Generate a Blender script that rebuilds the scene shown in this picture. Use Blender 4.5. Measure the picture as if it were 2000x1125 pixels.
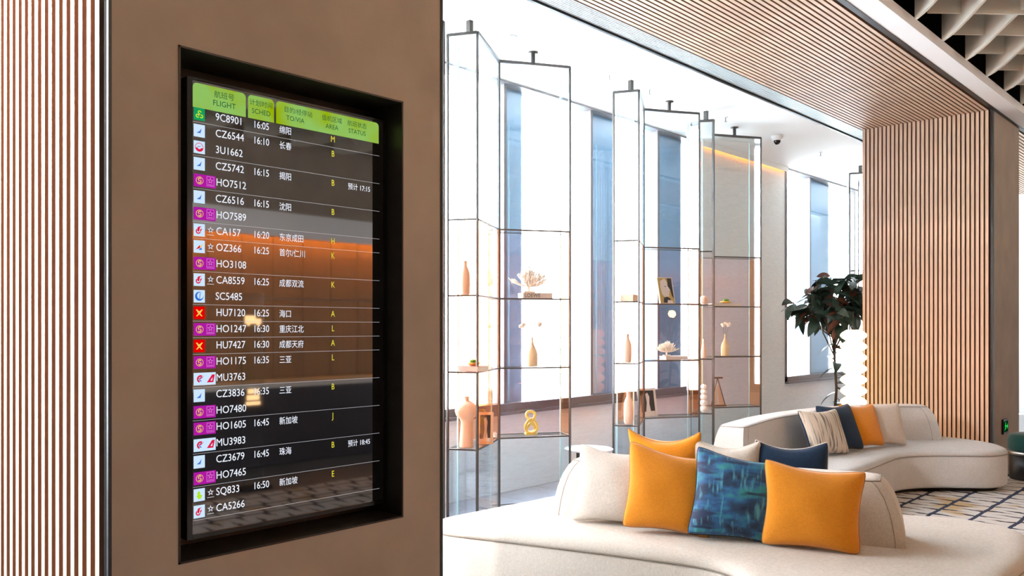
import bpy, bmesh, math, random
from mathutils import Vector, Matrix
R = math.radians
PI = math.pi
for o in list(bpy.data.objects): bpy.data.objects.remove(o)
S = bpy.context.scene
COL = S.collection
rnd = random.Random(7)

# ------------------------------------------------------------------ camera
A = math.atan(1535/1650)
cd = bpy.data.cameras.new('camera'); cam = bpy.data.objects.new('camera', cd); COL.objects.link(cam)
cam.location = (0, 0, 1.6); cam.rotation_euler = (PI/2, 0, A)
cd.sensor_width = 36; cd.lens = 36*1650/2000
cd.shift_y = (640-562.5)/2000
cd.clip_start = 0.05; cd.clip_end = 300
S.camera = cam
S.view_settings.view_transform = 'Standard'; S.view_settings.look = 'None'
S.view_settings.gamma = 1; S.view_settings.use_curve_mapping = False
S.view_settings.exposure = 0.0
try:
    S.cycles.transparent_max_bounces = 40; S.cycles.max_bounces = 10; S.cycles.diffuse_bounces = 5
    S.cycles.sample_clamp_indirect = 40
except Exception: pass

# ------------------------------------------------------------------ sky (hazy bright day)
W = bpy.data.worlds.new('sky'); S.world = W; W.use_nodes = True
nt = W.node_tree; nt.nodes.clear()
wo = nt.nodes.new('ShaderNodeOutputWorld'); bg = nt.nodes.new('ShaderNodeBackground')
tc = nt.nodes.new('ShaderNodeTexCoord'); sx = nt.nodes.new('ShaderNodeSeparateXYZ'); cr = nt.nodes.new('ShaderNodeValToRGB')
nt.links.new(tc.outputs['Generated'], sx.inputs[0]); nt.links.new(sx.outputs['Z'], cr.inputs[0])
cr.color_ramp.elements[0].position = 0.0; cr.color_ramp.elements[0].color = (1, 1, 1, 1)
cr.color_ramp.elements[1].position = 0.9; cr.color_ramp.elements[1].color = (0.72, 0.86, 1, 1)
nt.links.new(cr.outputs[0], bg.inputs['Color']); bg.inputs['Strength'].default_value = 21
nt.links.new(bg.outputs[0], wo.inputs[0])

def light(name, kind, loc, energy, color, rot=(0, 0, 0), size=None, size_y=None, portal=False, radius=None, spot=None):
    l = bpy.data.lights.new(name, kind); l.energy = energy; l.color = color
    if kind == 'AREA':
        l.shape = 'RECTANGLE'; l.size = size; l.size_y = size_y
        if portal: l.cycles.is_portal = True
    if radius is not None: l.shadow_soft_size = radius
    if spot: l.spot_size = R(spot); l.spot_blend = 0.9
    o = bpy.data.objects.new(name, l); COL.objects.link(o); o.location = loc; o.rotation_euler = rot
    return o
# portals in the window openings guide daylight sampling
light('window_portal', 'AREA', (-5.72, 4.0, 2.35), 1, (1, 1, 1), (0, R(-90), 0), 3.2, 11.3, True)
light('window_portal', 'AREA', (-5.72, 14.6, 2.35), 1, (1, 1, 1), (0, R(-90), 0), 3.2, 5.0, True)
sun = bpy.data.lights.new('sun', 'SUN'); sun.energy = 30; sun.angle = R(.6); sun.color = (1, .97, .92)
so = bpy.data.objects.new('sun', sun); COL.objects.link(so); so.rotation_euler = (R(-12), R(38), 0)   # over the roof, onto the forecourt
# unseen spots added to brighten the slats on the screen pier's jamb
for x in (-4.5, -4.9):
    light('jamb_fill_spot', 'SPOT', (x, -.5, 3.3), 900, (1, .96, .95), (R(62), 0, R(-45)), radius=.06, spot=100)
# the hall's own warm ceiling lamps (recessed in the coffered ceiling, out of frame)
for x, y, e, c in [(0.6, 1.4, 52, (1, .66, .38)), (0.9, 4.2, 36, (1, .68, .40)), (0.9, 8.0, 24, (1, .92, .85)), (3.0, 2.0, 36, (1, .68, .4)), (3.6, 10.5, 25, (1, .9, .8)), (-0.6, 11.0, 20, (1, .9, .8))]:
    light('hall_lamp', 'POINT', (x, y, 3.75), e, c, radius=.05)

# ------------------------------------------------------------------ materials
def mat(name, base=(.8, .8, .8), rough=.6, metal=0.0, spec=.5, emit=None, es=0, sheen=0, noise=None, bump=None, ior=None, coat=0):
    m = bpy.data.materials.new(name); m.use_nodes = True
    n = m.node_tree; b = n.nodes['Principled BSDF']
    b.inputs['Base Color'].default_value = (*base, 1); b.inputs['Roughness'].default_value = rough
    b.inputs['Metallic'].default_value = metal; b.inputs['Specular IOR Level'].default_value = spec
    if ior: b.inputs['IOR'].default_value = ior
    if coat: b.inputs['Coat Weight'].default_value = coat; b.inputs['Coat Roughness'].default_value = .05
    if emit: b.inputs['Emission Color'].default_value = (*emit, 1); b.inputs['Emission Strength'].default_value = es
    if sheen: b.inputs['Sheen Weight'].default_value = sheen; b.inputs['Sheen Roughness'].default_value = .4
    co = n.nodes.new('ShaderNodeTexCoord')
    if noise:   # (scale, amount, stretch xyz)
        sc, am, st = noise
        mp = n.nodes.new('ShaderNodeMapping'); mp.inputs['Scale'].default_value = st
        n.links.new(co.outputs['Object'], mp.inputs[0])
        t = n.nodes.new('ShaderNodeTexNoise'); t.inputs['Scale'].default_value = sc; t.inputs['Detail'].default_value = 5
        n.links.new(mp.outputs[0], t.inputs[0])
        mx = n.nodes.new('ShaderNodeMix'); mx.data_type = 'RGBA'
        mx.inputs[6].default_value = (*[max(0, c*(1-am)) for c in base], 1); mx.inputs[7].default_value = (*[min(1, c*(1+am)) for c in base], 1)
        rr = n.nodes.new('ShaderNodeMapRange'); rr.inputs[1].default_value = .3; rr.inputs[2].default_value = .7
        n.links.new(t.outputs[0], rr.inputs[0]); n.links.new(rr.outputs[0], mx.inputs[0]); n.links.new(mx.outputs[2], b.inputs['Base Color'])
    if bump:    # (scale, strength, distance)
        t2 = n.nodes.new('ShaderNodeTexNoise'); t2.inputs['Scale'].default_value = bump[0]; t2.inputs['Detail'].default_value = 3
        n.links.new(co.outputs['Object'], t2.inputs[0])
        bn = n.nodes.new('ShaderNodeBump'); bn.inputs['Strength'].default_value = bump[1]; bn.inputs['Distance'].default_value = bump[2]
        n.links.new(t2.outputs[0], bn.inputs['Height']); n.links.new(bn.outputs[0], b.inputs['Normal'])
    return m

def glass(name, tint, gl=.10, rough=.0):
    m = bpy.data.materials.new(name); m.use_nodes = True; n = m.node_tree; n.nodes.clear()
    o = n.nodes.new('ShaderNodeOutputMaterial'); t = n.nodes.new('ShaderNodeBsdfTransparent'); g = n.nodes.new('ShaderNodeBsdfGlossy')
    t.inputs[0].default_value = (*tint, 1); g.inputs['Roughness'].default_value = rough; g.inputs[0].default_value = (1, 1, 1, 1)
    f = n.nodes.new('ShaderNodeFresnel'); f.inputs[0].default_value = 1.45
    mu = n.nodes.new('ShaderNodeMath'); mu.operation = 'MULTIPLY'; mu.inputs[1].default_value = gl*10
    mi = n.nodes.new('ShaderNodeMixShader'); mc = n.nodes.new('ShaderNodeMath'); mc.operation = 'MINIMUM'; mc.inputs[1].default_value = 1
    n.links.new(f.outputs[0], mu.inputs[0]); n.links.new(mu.outputs[0], mc.inputs[0]); n.links.new(mc.outputs[0], mi.inputs[0])
    n.links.new(t.outputs[0], mi.inputs[1]); n.links.new(g.outputs[0], mi.inputs[2]); n.links.new(mi.outputs[0], o.inputs[0])
    return m

def fabric(name, base, weave=260, amt=.16, bump=.35, sheen=.15, cloudy=.08):
    """linen-like weave: two crossed stretched noises plus a soft large-scale variation"""
    m = bpy.data.materials.new(name); m.use_nodes = True; n = m.node_tree; b = n.nodes['Principled BSDF']
    b.inputs['Roughness'].default_value = .9; b.inputs['Specular IOR Level'].default_value = .2
    b.inputs['Sheen Weight'].default_value = sheen
    co = n.nodes.new('ShaderNodeTexCoord'); outs = []
    for st in ((1, 1, 6), (5, 5, .8)):
        mp = n.nodes.new('ShaderNodeMapping'); mp.inputs['Scale'].default_value = st
        n.links.new(co.outputs['Object'], mp.inputs[0])
        t = n.nodes.new('ShaderNodeTexNoise'); t.inputs['Scale'].default_value = weave/4; t.inputs['Detail'].default_value = 4
        n.links.new(mp.outputs[0], t.inputs[0]); outs.append(t.outputs[0])
    a = n.nodes.new('ShaderNodeMath'); a.operation = 'ADD'; n.links.new(outs[0], a.inputs[0]); n.links.new(outs[1], a.inputs[1])
    rr = n.nodes.new('ShaderNodeMapRange'); rr.inputs[1].default_value = .7; rr.inputs[2].default_value = 1.3; n.links.new(a.outputs[0], rr.inputs[0])
    mx = n.nodes.new('ShaderNodeMix'); mx.data_type = 'RGBA'
    mx.inputs[6].default_value = (*[c*(1-amt) for c in base], 1); mx.inputs[7].default_value = (*[min(1, c*(1+amt)) for c in base], 1)
    n.links.new(rr.outputs[0], mx.inputs[0])
    t3 = n.nodes.new('ShaderNodeTexNoise'); t3.inputs['Scale'].default_value = 5; n.links.new(co.outputs['Object'], t3.inputs[0])
    r3 = n.nodes.new('ShaderNodeMapRange'); r3.inputs[3].default_value = 1-cloudy; r3.inputs[4].default_value = 1+cloudy; n.links.new(t3.outputs[0], r3.inputs[0])
    vm = n.nodes.new('ShaderNodeVectorMath'); vm.operation = 'SCALE'; n.links.new(mx.outputs[2], vm.inputs[0]); n.links.new(r3.outputs[0], vm.inputs['Scale'])
    n.links.new(vm.outputs[0], b.inputs['Base Color'])
    bn = n.nodes.new('ShaderNodeBump'); bn.inputs['Strength'].default_value = bump; bn.inputs['Distance'].default_value = .002
    n.links.new(a.outputs[0], bn.inputs['Height']); n.links.new(bn.outputs[0], b.inputs['Normal'])
    return m

def emis(name, col, st=1.0):
    m = bpy.data.materials.new(name); m.use_nodes = True; n = m.node_tree; n.nodes.clear()
    o = n.nodes.new('ShaderNodeOutputMaterial'); e = n.nodes.new('ShaderNodeEmission')
    e.inputs[0].default_value = (*col, 1); e.inputs[1].default_value = st; n.links.new(e.outputs[0], o.inputs[0])
    return m

M = {}
M['plaster'] = mat('taupe_plaster', (.375, .295, .23), .75, noise=(3, .10, (1, 1, 1)), bump=(14, .12, .01))
M['wallpaper'] = mat('pale_wall_covering', (.76, .76, .735), .85, noise=(10, .05, (1, 1, 6)), bump=(90, .1, .003))
M['white'] = mat('white_ceiling_paint', (.93, .91, .87), .8)
M['bulkhead'] = mat('white_bulkhead', (.90, .90, .90), .6)
M['oak'] = mat('pale_oak', (.66, .47, .33), .55, noise=(6, .14, (8, 8, .5)), bump=(60, .05, .002))
M['oak_y'] = mat('pale_oak_ceiling', (.66, .47, .33), .5, noise=(6, .14, (8, .5, 8)), bump=(60, .05, .002))
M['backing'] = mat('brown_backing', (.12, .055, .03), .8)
M['backing_dark'] = mat('shaded_brown_backing', (.028, .012, .014), .85, spec=.1)  # darker copy of the brown backing, shade between the near slats put into its colour
M['darksteel'] = mat('dark_steel', (.06, .065, .075), .5, metal=.8)
M['slatside'] = mat('shaded_slat_edge', (.30, .155, .09), .7)  # oak slat flanks coloured dark to carry the shade in the gaps
M['black'] = mat('black_metal', (.012, .012, .014), .4, spec=.4)
M['matteblack'] = mat('matt_black_ceiling', (.003, .003, .003), .95, spec=.1)
M['bronze'] = mat('dark_bronze_lining', (.035, .028, .024), .38, metal=.3)
M['steel'] = mat('brushed_steel', (.55, .57, .60), .3, metal=1)
M['grille'] = mat('anodised_grille', (.78, .82, .84), .35, metal=.25)
M['waffle'] = mat('cream_baffle', (.62, .59, .51), .7)
M['floorstone'] = mat('grey_stone_floor', (.20, .19, .19), .35, noise=(3, .1, (1, 1, 1)))
M['tile'] = mat('grey_stone_tile', (.40, .38, .40), .3, noise=(4, .12, (1, 1, 1)))
M['framegrey'] = mat('grey_window_frame', (.17, .155, .155), .4, metal=.3)
M['cladding'] = mat('blue_grey_cladding', (.17, .31, .45), .6, noise=(2, .08, (1, 1, .3)))
M['post'] = mat('graphite_post', (.10, .095, .09), .35, metal=.7)
M['ground'] = mat('pale_pavement', (.75, .75, .74), .8, noise=(2, .05, (1, 1, 1)))
M['pane'] = glass('window_glass', (.98, .99, 1), .012)
M['g_clear'] = glass('clear_glass', (.97, .988, .996), .035)
M['g_blue'] = glass('pale_blue_glass', (.94, .975, 1), .05)
M['g_edge'] = mat('green_glass_edge', (.55, .74, .72), .15, spec=.6)
M['g_peach'] = glass('peach_glass', (.985, .76, .60), .03)
M['g_blush'] = glass('blush_glass', (.955, .915, .96), .035)
M['g_shelf'] = glass('shelf_glass', (.95, .97, .97), .04)
M['linen'] = fabric('oatmeal_linen', (.56, .51, .445))
M['linen2'] = fabric('pale_linen', (.555, .575, .58))
M['cream'] = fabric('cream_cushion_linen', (.57, .53, .475), cloudy=.05)
M['orange'] = fabric('orange_cushion_velvet', (.64, .228, .008), weave=200, amt=.10, bump=.2, sheen=.35)
M['orange_pipe'] = fabric('orange_piping', (.42, .17, .015), weave=200)
M['navy'] = fabric('navy_cushion', (.012, .03, .065), amt=.25)
M['navy_pipe'] = fabric('navy_piping', (.006, .014, .025), amt=.2)
M['seam'] = fabric('taupe_seam', (.26, .22, .18))
M['seam2'] = fabric('grey_seam', (.30, .28, .27))
M['ceramic'] = mat('cream_ceramic', (.72, .60, .40), .5, noise=(20, .06, (1, 1, 1)))
M['peachcer'] = mat('peach_ceramic', (.80, .55, .40), .55)
M['coral'] = mat('white_coral', (.85, .80, .72), .8, bump=(80, .3, .004))
M['petal'] = mat('cotton_white', (.88, .84, .76), .9)
M['stem'] = mat('dry_stem', (.22, .15, .07), .8)
M['knot'] = mat('yellow_resin', (.78, .62, .16), .35)
M['bookgrey'] = mat('taupe_book_cloth', (.74, .66, .61), .7)
M['bookpink'] = mat('pink_book_cloth', (.72, .33, .28), .7)
M['bookwhite'] = mat('white_book_cloth', (.75, .72, .68), .6)
M['booktan'] = mat('tan_book_cloth', (.62, .42, .28), .6)
M['paper'] = mat('page_block', (.78, .74, .66), .9, noise=(60, .08, (1, 1, 20)))
M['green'] = mat('green_moss', (.16, .34, .04), .8, bump=(60, .6, .01))
M['gold'] = mat('gold_dish', (.75, .55, .18), .3, metal=.8)
M['woodbrown'] = mat('brown_wood', (.20, .09, .045), .5, noise=(10, .2, (1, 1, 5)))
M['framewhite'] = mat('pale_frame', (.62, .58, .54), .5)
M['print_dark'] = mat('print_dark', (.03, .03, .035), .5)
M['print_skin'] = mat('print_pale', (.62, .58, .55), .5)
M['print_ochre'] = mat('print_ochre', (.45, .33, .10), .5)
M['leaf'] = mat('rubber_plant_leaf', (.04, .078, .058), .36, noise=(12, .3, (1, 1, 1)), spec=.5)
M['leaf_red'] = mat('rubber_plant_leaf_reddish', (.13, .045, .025), .4, noise=(12, .3, (1, 1, 1)), spec=.5)
M['bark'] = mat('bark', (.12, .08, .05), .9, bump=(40, .5, .01))
M['pot'] = mat('grey_pot', (.25, .24, .23), .6)
M['soil'] = mat('soil', (.04, .025, .015), 1)
M['tabletop'] = mat('white_lacquer', (.80, .84, .86), .15)
M['lampglow'] = emis('glowing_lamp_shade', (1, .84, .50), 2.4)
M['teal'] = fabric('dark_teal_velvet', (.006, .045, .04), amt=.15)
M['exit_green'] = emis('exit_green', (.03, .75, .10), 1.0)
M['exit_dark'] = emis('exit_dark_green', (.0, .02, .005), 1.0)
M['panelwood'] = mat('brown_wood_panel', (.40, .20, .08), .5, noise=(5, .12, (6, 6, .4)))
M['desktop'] = mat('pale_stone_counter', (.66, .63, .58), .3)
M['desk'] = mat('charcoal_counter', (.035, .032, .04), .4)
M['screen'] = mat('dark_screen_glass', (.004, .004, .005), .03, ior=2.3)
M['bezel'] = mat('glossy_black_bezel', (.006, .006, .006), .12)
M['txt'] = emis('screen_white', (.86, .90, 1.0), 1.0)
M['txt_y'] = emis('screen_yellow', (.80, .72, .05), .9)
M['line'] = emis('screen_line', (.75, .74, .78), .62)
M['hdr_txt'] = emis('screen_header_ink', (.004, .09, .04), 1.0)
M['sandwhite'] = mat('white_plastic', (.82, .82, .80), .4)
M['darkglass'] = mat('dark_dome_glass', (.01, .01, .012), .08)
M['cove'] = emis('amber_cove_light', (1, .40, .06), 75)
M['ambercove'] = emis('amber_strip', (1, .30, .02), 9)
M['icon'] = emis('amber_lit_icon', (1, .60, .28), 9)
# header: yellow-green display gradient (picture shown on the screen)
m = emis('screen_header_green', (1, 1, 1), .78); n = m.node_tree; M['hdr'] = m
co = n.nodes.new('ShaderNodeTexCoord'); no = n.nodes.new('ShaderNodeTexNoise'); no.inputs['Scale'].default_value = 7
ra = n.nodes.new('ShaderNodeValToRGB'); ra.color_ramp.elements[0].position = .38; ra.color_ramp.elements[0].color = (.38, .56, .0, 1)
ra.color_ramp.elements[1].position = .62; ra.color_ramp.elements[1].color = (.35, .68, .15, 1)
n.links.new(co.outputs['Object'], no.inputs[0]); n.links.new(no.outputs[0], ra.inputs[0]); n.links.new(ra.outputs[0], n.nodes['Emission'].inputs[0])

def stripes_mat():
    m = bpy.data.materials.new('slub_stripe_weave'); m.use_nodes = True; n = m.node_tree; b = n.nodes['Principled BSDF']; b.inputs['Roughness'].default_value = .9
    co = n.nodes.new('ShaderNodeTexCoord'); mp = n.nodes.new('ShaderNodeMapping'); mp.inputs['Scale'].default_value = (1, .3, .05)
    t = n.nodes.new('ShaderNodeTexNoise'); t.inputs['Scale'].default_value = 62; t.inputs['Detail'].default_value = 3
    r = n.nodes.new('ShaderNodeValToRGB'); e = r.color_ramp.elements
    e[0].position = .38; e[0].color = (.16, .14, .12, 1); e[1].position = .50; e[1].color = (.60, .55, .47, 1)
    n.links.new(co.outputs['Object'], mp.inputs[0]); n.links.new(mp.outputs[0], t.inputs[0]); n.links.new(t.outputs[0], r.inputs[0]); n.links.new(r.outputs[0], b.inputs['Base Color'])
    return m
M['stripes'] = stripes_mat()
def painted_mat():
    """blue-teal painterly print with blocky strokes"""
    m = bpy.data.materials.new('painted_blue_print'); m.use_nodes = True; n = m.node_tree; b = n.nodes['Principled BSDF']
    b.inputs['Roughness'].default_value = .7; b.inputs['Sheen Weight'].default_value = .15
    co = n.nodes.new('ShaderNodeTexCoord')
    def noise(sc, st, det=3):
        mp = n.nodes.new('ShaderNodeMapping'); mp.inputs['Scale'].default_value = st; n.links.new(co.outputs['Object'], mp.inputs[0])
        t = n.nodes.new('ShaderNodeTexNoise'); t.inputs['Scale'].default_value = sc; t.inputs['Detail'].default_value = det; n.links.new(mp.outputs[0], t.inputs[0]); return t.outputs[0]
    r1 = n.nodes.new('ShaderNodeValToRGB'); e = r1.color_ramp.elements
    e[0].position = .30; e[0].color = (.004, .012, .05, 1); e[1].position = .70; e[1].color = (.02, .26, .22, 1)
    for p, c in ((.42, (.006, .04, .10)), (.50, (.01, .09, .24)), (.58, (.015, .17, .26))):
        x = e.new(p); x.color = (*c, 1)
    n.links.new(noise(7, (1, 1, 1.9), 4), r1.inputs[0])
    r2 = n.nodes.new('ShaderNodeValToRGB'); r2.color_ramp.elements[0].position = .55; r2.color_ramp.elements[1].position = .72
    n.links.new(noise(16, (2.6, 1, .5), 2), r2.inputs[0])
    mx = n.nodes.new('ShaderNodeMix'); mx.data_type = 'RGBA'; mx.inputs[7].default_value = (.07, .30, .42, 1)
    n.links.new(r2.outputs[0], mx.inputs[0]); n.links.new(r1.outputs[0], mx.inputs[6])
    r3 = n.nodes.new('ShaderNodeValToRGB'); r3.color_ramp.elements[0].position = .55; r3.color_ramp.elements[1].position = .68
    n.links.new(noise(9, (.7, 1, 3.0), 1), r3.inputs[0])
    mx2 = n.nodes.new('ShaderNodeMix'); mx2.data_type = 'RGBA'; mx2.inputs[7].default_value = (.004, .02, .07, 1)
    n.links.new(r3.outputs[0], mx2.inputs[0]); n.links.new(mx.outputs[2], mx2.inputs[6]); n.links.new(mx2.outputs[2], b.inputs['Base Color'])
    return m
M['painted'] = painted_mat()
def rug_mat():
    m = bpy.data.materials.new('rug_pattern'); m.use_nodes = True; n = m.node_tree; b = n.nodes['Principled BSDF']; b.inputs['Roughness'].default_value = .95
    co = n.nodes.new('ShaderNodeTexCoord'); sp = n.nodes.new('ShaderNodeSeparateXYZ'); n.links.new(co.outputs['Object'], sp.inputs[0])
    def mth(op, a, bb=None, c=None):
        x = n.nodes.new('ShaderNodeMath'); x.operation = op
        for i, v in enumerate((a, bb, c)):
            if v is None: continue
            if isinstance(v, (int, float)): x.inputs[i].default_value = v
            else: n.links.new(v, x.inputs[i])
        return x.outputs[0]
    X, Y = sp.outputs['X'], sp.outputs['Y']
    nz = n.nodes.new('ShaderNodeTexNoise'); nz.inputs['Scale'].default_value = 5; nz.inputs['Detail'].default_value = 3; n.links.new(co.outputs['Object'], nz.inputs[0])
    w = mth('MULTIPLY', mth('SUBTRACT', nz.outputs[0], .5), .13)
    xw = mth('ADD', X, mth('MULTIPLY', w, .3))
    fx = mth('FRACT', mth('DIVIDE', mth('ADD', xw, 100*.31+1.99-.31*7), .31))
    cellx = mth('FLOOR', mth('DIVIDE', mth('ADD', xw, 100*.31+1.99-.31*7), .31))
    dx = mth('MINIMUM', fx, mth('SUBTRACT', 1, fx))
    line = mth('LESS_THAN', dx, .055)
    # tapered strokes across each strip, shifted from strip to strip
    ys = mth('ADD', mth('ADD', Y, mth('MULTIPLY', w, 1.2)), mth('MULTIPLY', cellx, .071))
    fy = mth('FRACT', mth('DIVIDE', mth('ADD', ys, 50), .125))
    dy = mth('ABSOLUTE', mth('SUBTRACT', fy, .5))
    par = mth('FRACT', mth('MULTIPLY', mth('FLOOR', mth('DIVIDE', mth('ADD', ys, 50), .125)), .5))
    px = mth('ABSOLUTE', mth('SUBTRACT', fx, mth('MULTIPLY', mth('GREATER_THAN', par, .25), 1)))
    taper = mth('MULTIPLY', mth('SUBTRACT', .78, px), .27)
    stroke = mth('LESS_THAN', dy, taper)
    n2 = n.nodes.new('ShaderNodeTexNoise'); n2.inputs['Scale'].default_value = 1.6; n.links.new(co.outputs['Object'], n2.inputs[0])
    r = n.nodes.new('ShaderNodeValToRGB'); r.color_ramp.elements[0].position = .58; r.color_ramp.elements[0].color = (.66, .65, .63, 1)
    r.color_ramp.elements[1].position = .66; r.color_ramp.elements[1].color = (.56, .40, .22, 1); n.links.new(n2.outputs[0], r.inputs[0])
    m1 = n.nodes.new('ShaderNodeMix'); m1.data_type = 'RGBA'; n.links.new(stroke, m1.inputs[0]); n.links.new(r.outputs[0], m1.inputs[6]); m1.inputs[7].default_value = (.02, .02, .03, 1)
    m2 = n.nodes.new('ShaderNodeMix'); m2.data_type = 'RGBA'; n.links.new(line, m2.inputs[0]); n.links.new(m1.outputs[2], m2.inputs[6]); m2.inputs[7].default_value = (.02, .035, .085, 1)
    n.links.new(m2.outputs[2], b.inputs['Base Color'])
    return m
M['rug'] = rug_mat()

# ------------------------------------------------------------------ helpers
def link(name, me, m=None, parent=None, loc=None, rot=None, smooth=False):
    o = bpy.data.objects.new(name, me); COL.objects.link(o)
    if m is not None:
        for x in (m if isinstance(m, (list, tuple)) else [m]): me.materials.append(x)
    if smooth:
        for p in me.polygons: p.use_smooth = True
    if parent is not None: o.parent = parent
    if loc is not None: o.location = loc
    if rot is not None: o.rotation_euler = rot
    return o
def mesh(name, v, f, mi=None):
    me = bpy.data.meshes.new(name); me.from_pydata(v, [], f); me.update()
    if mi:
        for p, i in zip(me.polygons, mi): p.material_index = i
    return me
def boxes(name, bs, m, parent=None, bevel=0, **k):
    """bs = list of (x0,y0,z0,x1,y1,z1) joined into ONE mesh"""
    bm = bmesh.new()
    for b in bs:
        x0, y0, z0, x1, y1, z1 = b
        r = bmesh.ops.create_cube(bm, size=1)
        for v in r['verts']:
            v.co = Vector(((x0+x1)/2+v.co.x*(x1-x0), (y0+y1)/2+v.co.y*(y1-y0), (z0+z1)/2+v.co.z*(z1-z0)))
    if bevel: bmesh.ops.bevel(bm, geom=bm.edges[:], offset=bevel, segments=2, affect='EDGES')
    me = bpy.data.meshes.new(name); bm.to_mesh(me); bm.free()
    return link(name, me, m, parent, **k)
def prism(name, pts, z0, z1, m, parent=None, **k):
    n_ = len(pts); v = [(x, y, z0) for x, y in pts]+[(x, y, z1) for x, y in pts]
    f = [tuple(range(n_))[::-1], tuple(range(n_, 2*n_))]+[(i, (i+1) % n_, n_+(i+1) % n_, n_+i) for i in range(n_)]
    return link(name, mesh(name, v, f), m, parent, **k)
def slab(name, a, b, z0, z1, th, m, parent=None):
    """thin upright plate between plan points a and b"""
    a = Vector(a); b = Vector(b); d = (b-a).normalized(); nn = Vector((-d.y, d.x))*th/2
    return prism(name, [tuple(a-nn), tuple(b-nn), tuple(b+nn), tuple(a+nn)], z0, z1, m, parent)
def lathe_data(prof, seg=28):
    v = []; f = []; n_ = len(prof)
    for i in range(seg):
        a = 2*PI*i/seg
        for r, z in prof: v.append((r*math.cos(a), r*math.sin(a), z))
    for i in range(seg):
        j = (i+1) % seg
        for k in range(n_-1): f.append((i*n_+k, j*n_+k, j*n_+k+1, i*n_+k+1))
    f.append(tuple(i*n_ for i in range(seg))[::-1]); f.append(tuple(i*n_+n_-1 for i in range(seg)))
    return v, f
def lathe(name, prof, m, parent=None, seg=28, **k):
    return link(name, mesh(name, *lathe_data(prof, seg)), m, parent, smooth=True, **k)
def tube_data(path, r, seg=8, closed=False):
    P = [Vector(p) for p in path]; n_ = len(P); rr = r if isinstance(r, (list, tuple)) else [r]*n_
    v = []; f = []; up = Vector((0, 0, 1)); prev = None
    for i, p in enumerate(P):
        a = P[(i-1) % n_] if (closed or i > 0) else p; b = P[(i+1) % n_] if (closed or i < n_-1) else p
        t = (b-a).normalized()
        if prev is None:
            u = t.cross(up); u = u if u.length > .1 else t.cross(Vector((1, 0, 0)))
        else: u = prev - t*prev.dot(t)
        u.normalize(); prev = u; w = t.cross(u)
        for s_ in range(seg):
            q = 2*PI*s_/seg; v.append(tuple(p+(u*math.cos(q)+w*math.sin(q))*rr[i]))
    for i in range(n_ if closed else n_-1):
        j = (i+1) % n_
        for s_ in range(seg):
            t_ = (s_+1) % seg; f.append((i*seg+s_, i*seg+t_, j*seg+t_, j*seg+s_))
    if not closed: f.append(tuple(range(seg))[::-1]); f.append(tuple(range((n_-1)*seg, n_*seg)))
    return v, f
def tube(name, path, r, m, parent=None, seg=8, closed=False, **k):
    return link(name, mesh(name, *tube_data(path, r, seg, closed)), m, parent, smooth=True, **k)
def thing(name, label, cat, loc=(0, 0, 0), rotz=0, group=None):
    o = bpy.data.objects.new(name, None); COL.objects.link(o); o.location = loc; o.rotation_euler = (0, 0, rotz)
    o.empty_display_size = .05
    o['label'] = label; o['category'] = cat
    if group: o['group'] = group
    return o
def tag(o, label, cat, group=None):
    o['label'] = label; o['category'] = cat
    if group: o['group'] = group
    return o
def struct(o): o['kind'] = 'structure'; return o
def stuff(o): o['kind'] = 'stuff'; return o

# ------------------------------------------------------------------ structure: floor, ceilings, walls
WX = -2.47      # face of the portal piers towards the hall
JX = -3.89      # rear edge of the portals
GX = -4.11      # end of the linear grille / start of the bay ceiling
WW = -5.65      # window wall
CH = 4.01       # soffit and bay ceiling height
fl = struct(boxes('floor', [(-5.9, -6, -.25, 5.2, 18, -.012)], M['floorstone']))
me = None; k = 0
for i in range(5):
    for j in range(19):
        x0 = WW+.01+i*.6; y0 = 2.2+j*.6
        if x0 > -3.2: continue
        if me is None:
            o = boxes('floor_tile', [(0, 0, -.014, .594, .594, 0)], M['tile'], fl); me = o.data
        else:
            o = bpy.data.objects.new('floor_tile', me); COL.objects.link(o); o.parent = fl
        o.location = (x0, y0, 0)
struct(boxes('ceiling_bay', [(WW-.1, -6, CH, GX, 18, CH+.15)], M['white']))
struct(boxes('ceiling_upper', [(-2.75, -6, 4.6, 5.2, 18, 4.75)], M['matteblack']))
struct(boxes('trim_bay_edge', [(GX-.012, -6, CH-.02, GX+.012, 18, CH+.03)], M['black']))
# linear metal grille
g = struct(boxes('trim_grille_box', [(GX, -6, CH+.06, JX, 18, CH+.08)], M['framegrey']))
stuff(boxes('grille_blades', [(GX+.02+i*.0225, -5.9, CH-.004, GX+.03+i*.0225, 17.9, CH+.05) for i in range(9)], M['grille'], g))

SL = 29; PITCH = (abs(JX-WX)-.03)/SL
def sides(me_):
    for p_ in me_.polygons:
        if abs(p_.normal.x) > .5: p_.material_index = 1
def soffit(idx, y0, y1):
    s = struct(boxes('ceiling_soffit_%d' % idx, [(JX, y0, CH+.035, WX-.01, y1, CH+.25)], M['backing']))
    b0 = None
    for i in range(SL):
        x = JX+.005+i*PITCH
        if b0 is None:
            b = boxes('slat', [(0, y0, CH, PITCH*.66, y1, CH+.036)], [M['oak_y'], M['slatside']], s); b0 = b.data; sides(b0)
        else:
            b = bpy.data.objects.new('slat', b0); COL.objects.link(b); b.parent = s
        b.location = (x, 0, 0)
    return s
soffit(1, -5.5, .95); soffit(2, 2.25, 10.455); soffit(3, 11.67, 17.5)
def jamb_slats(parent, y, pitch, n_, x0, w, z1=CH):
    b0 = None
    for i in range(n_):
        if b0 is None:
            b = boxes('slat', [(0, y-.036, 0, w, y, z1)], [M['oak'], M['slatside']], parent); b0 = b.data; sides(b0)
        else:
            b = bpy.data.objects.new('slat', b0); COL.objects.link(b); b.parent = parent
        b.location = (x0+i*pitch, 0, 0)
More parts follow.
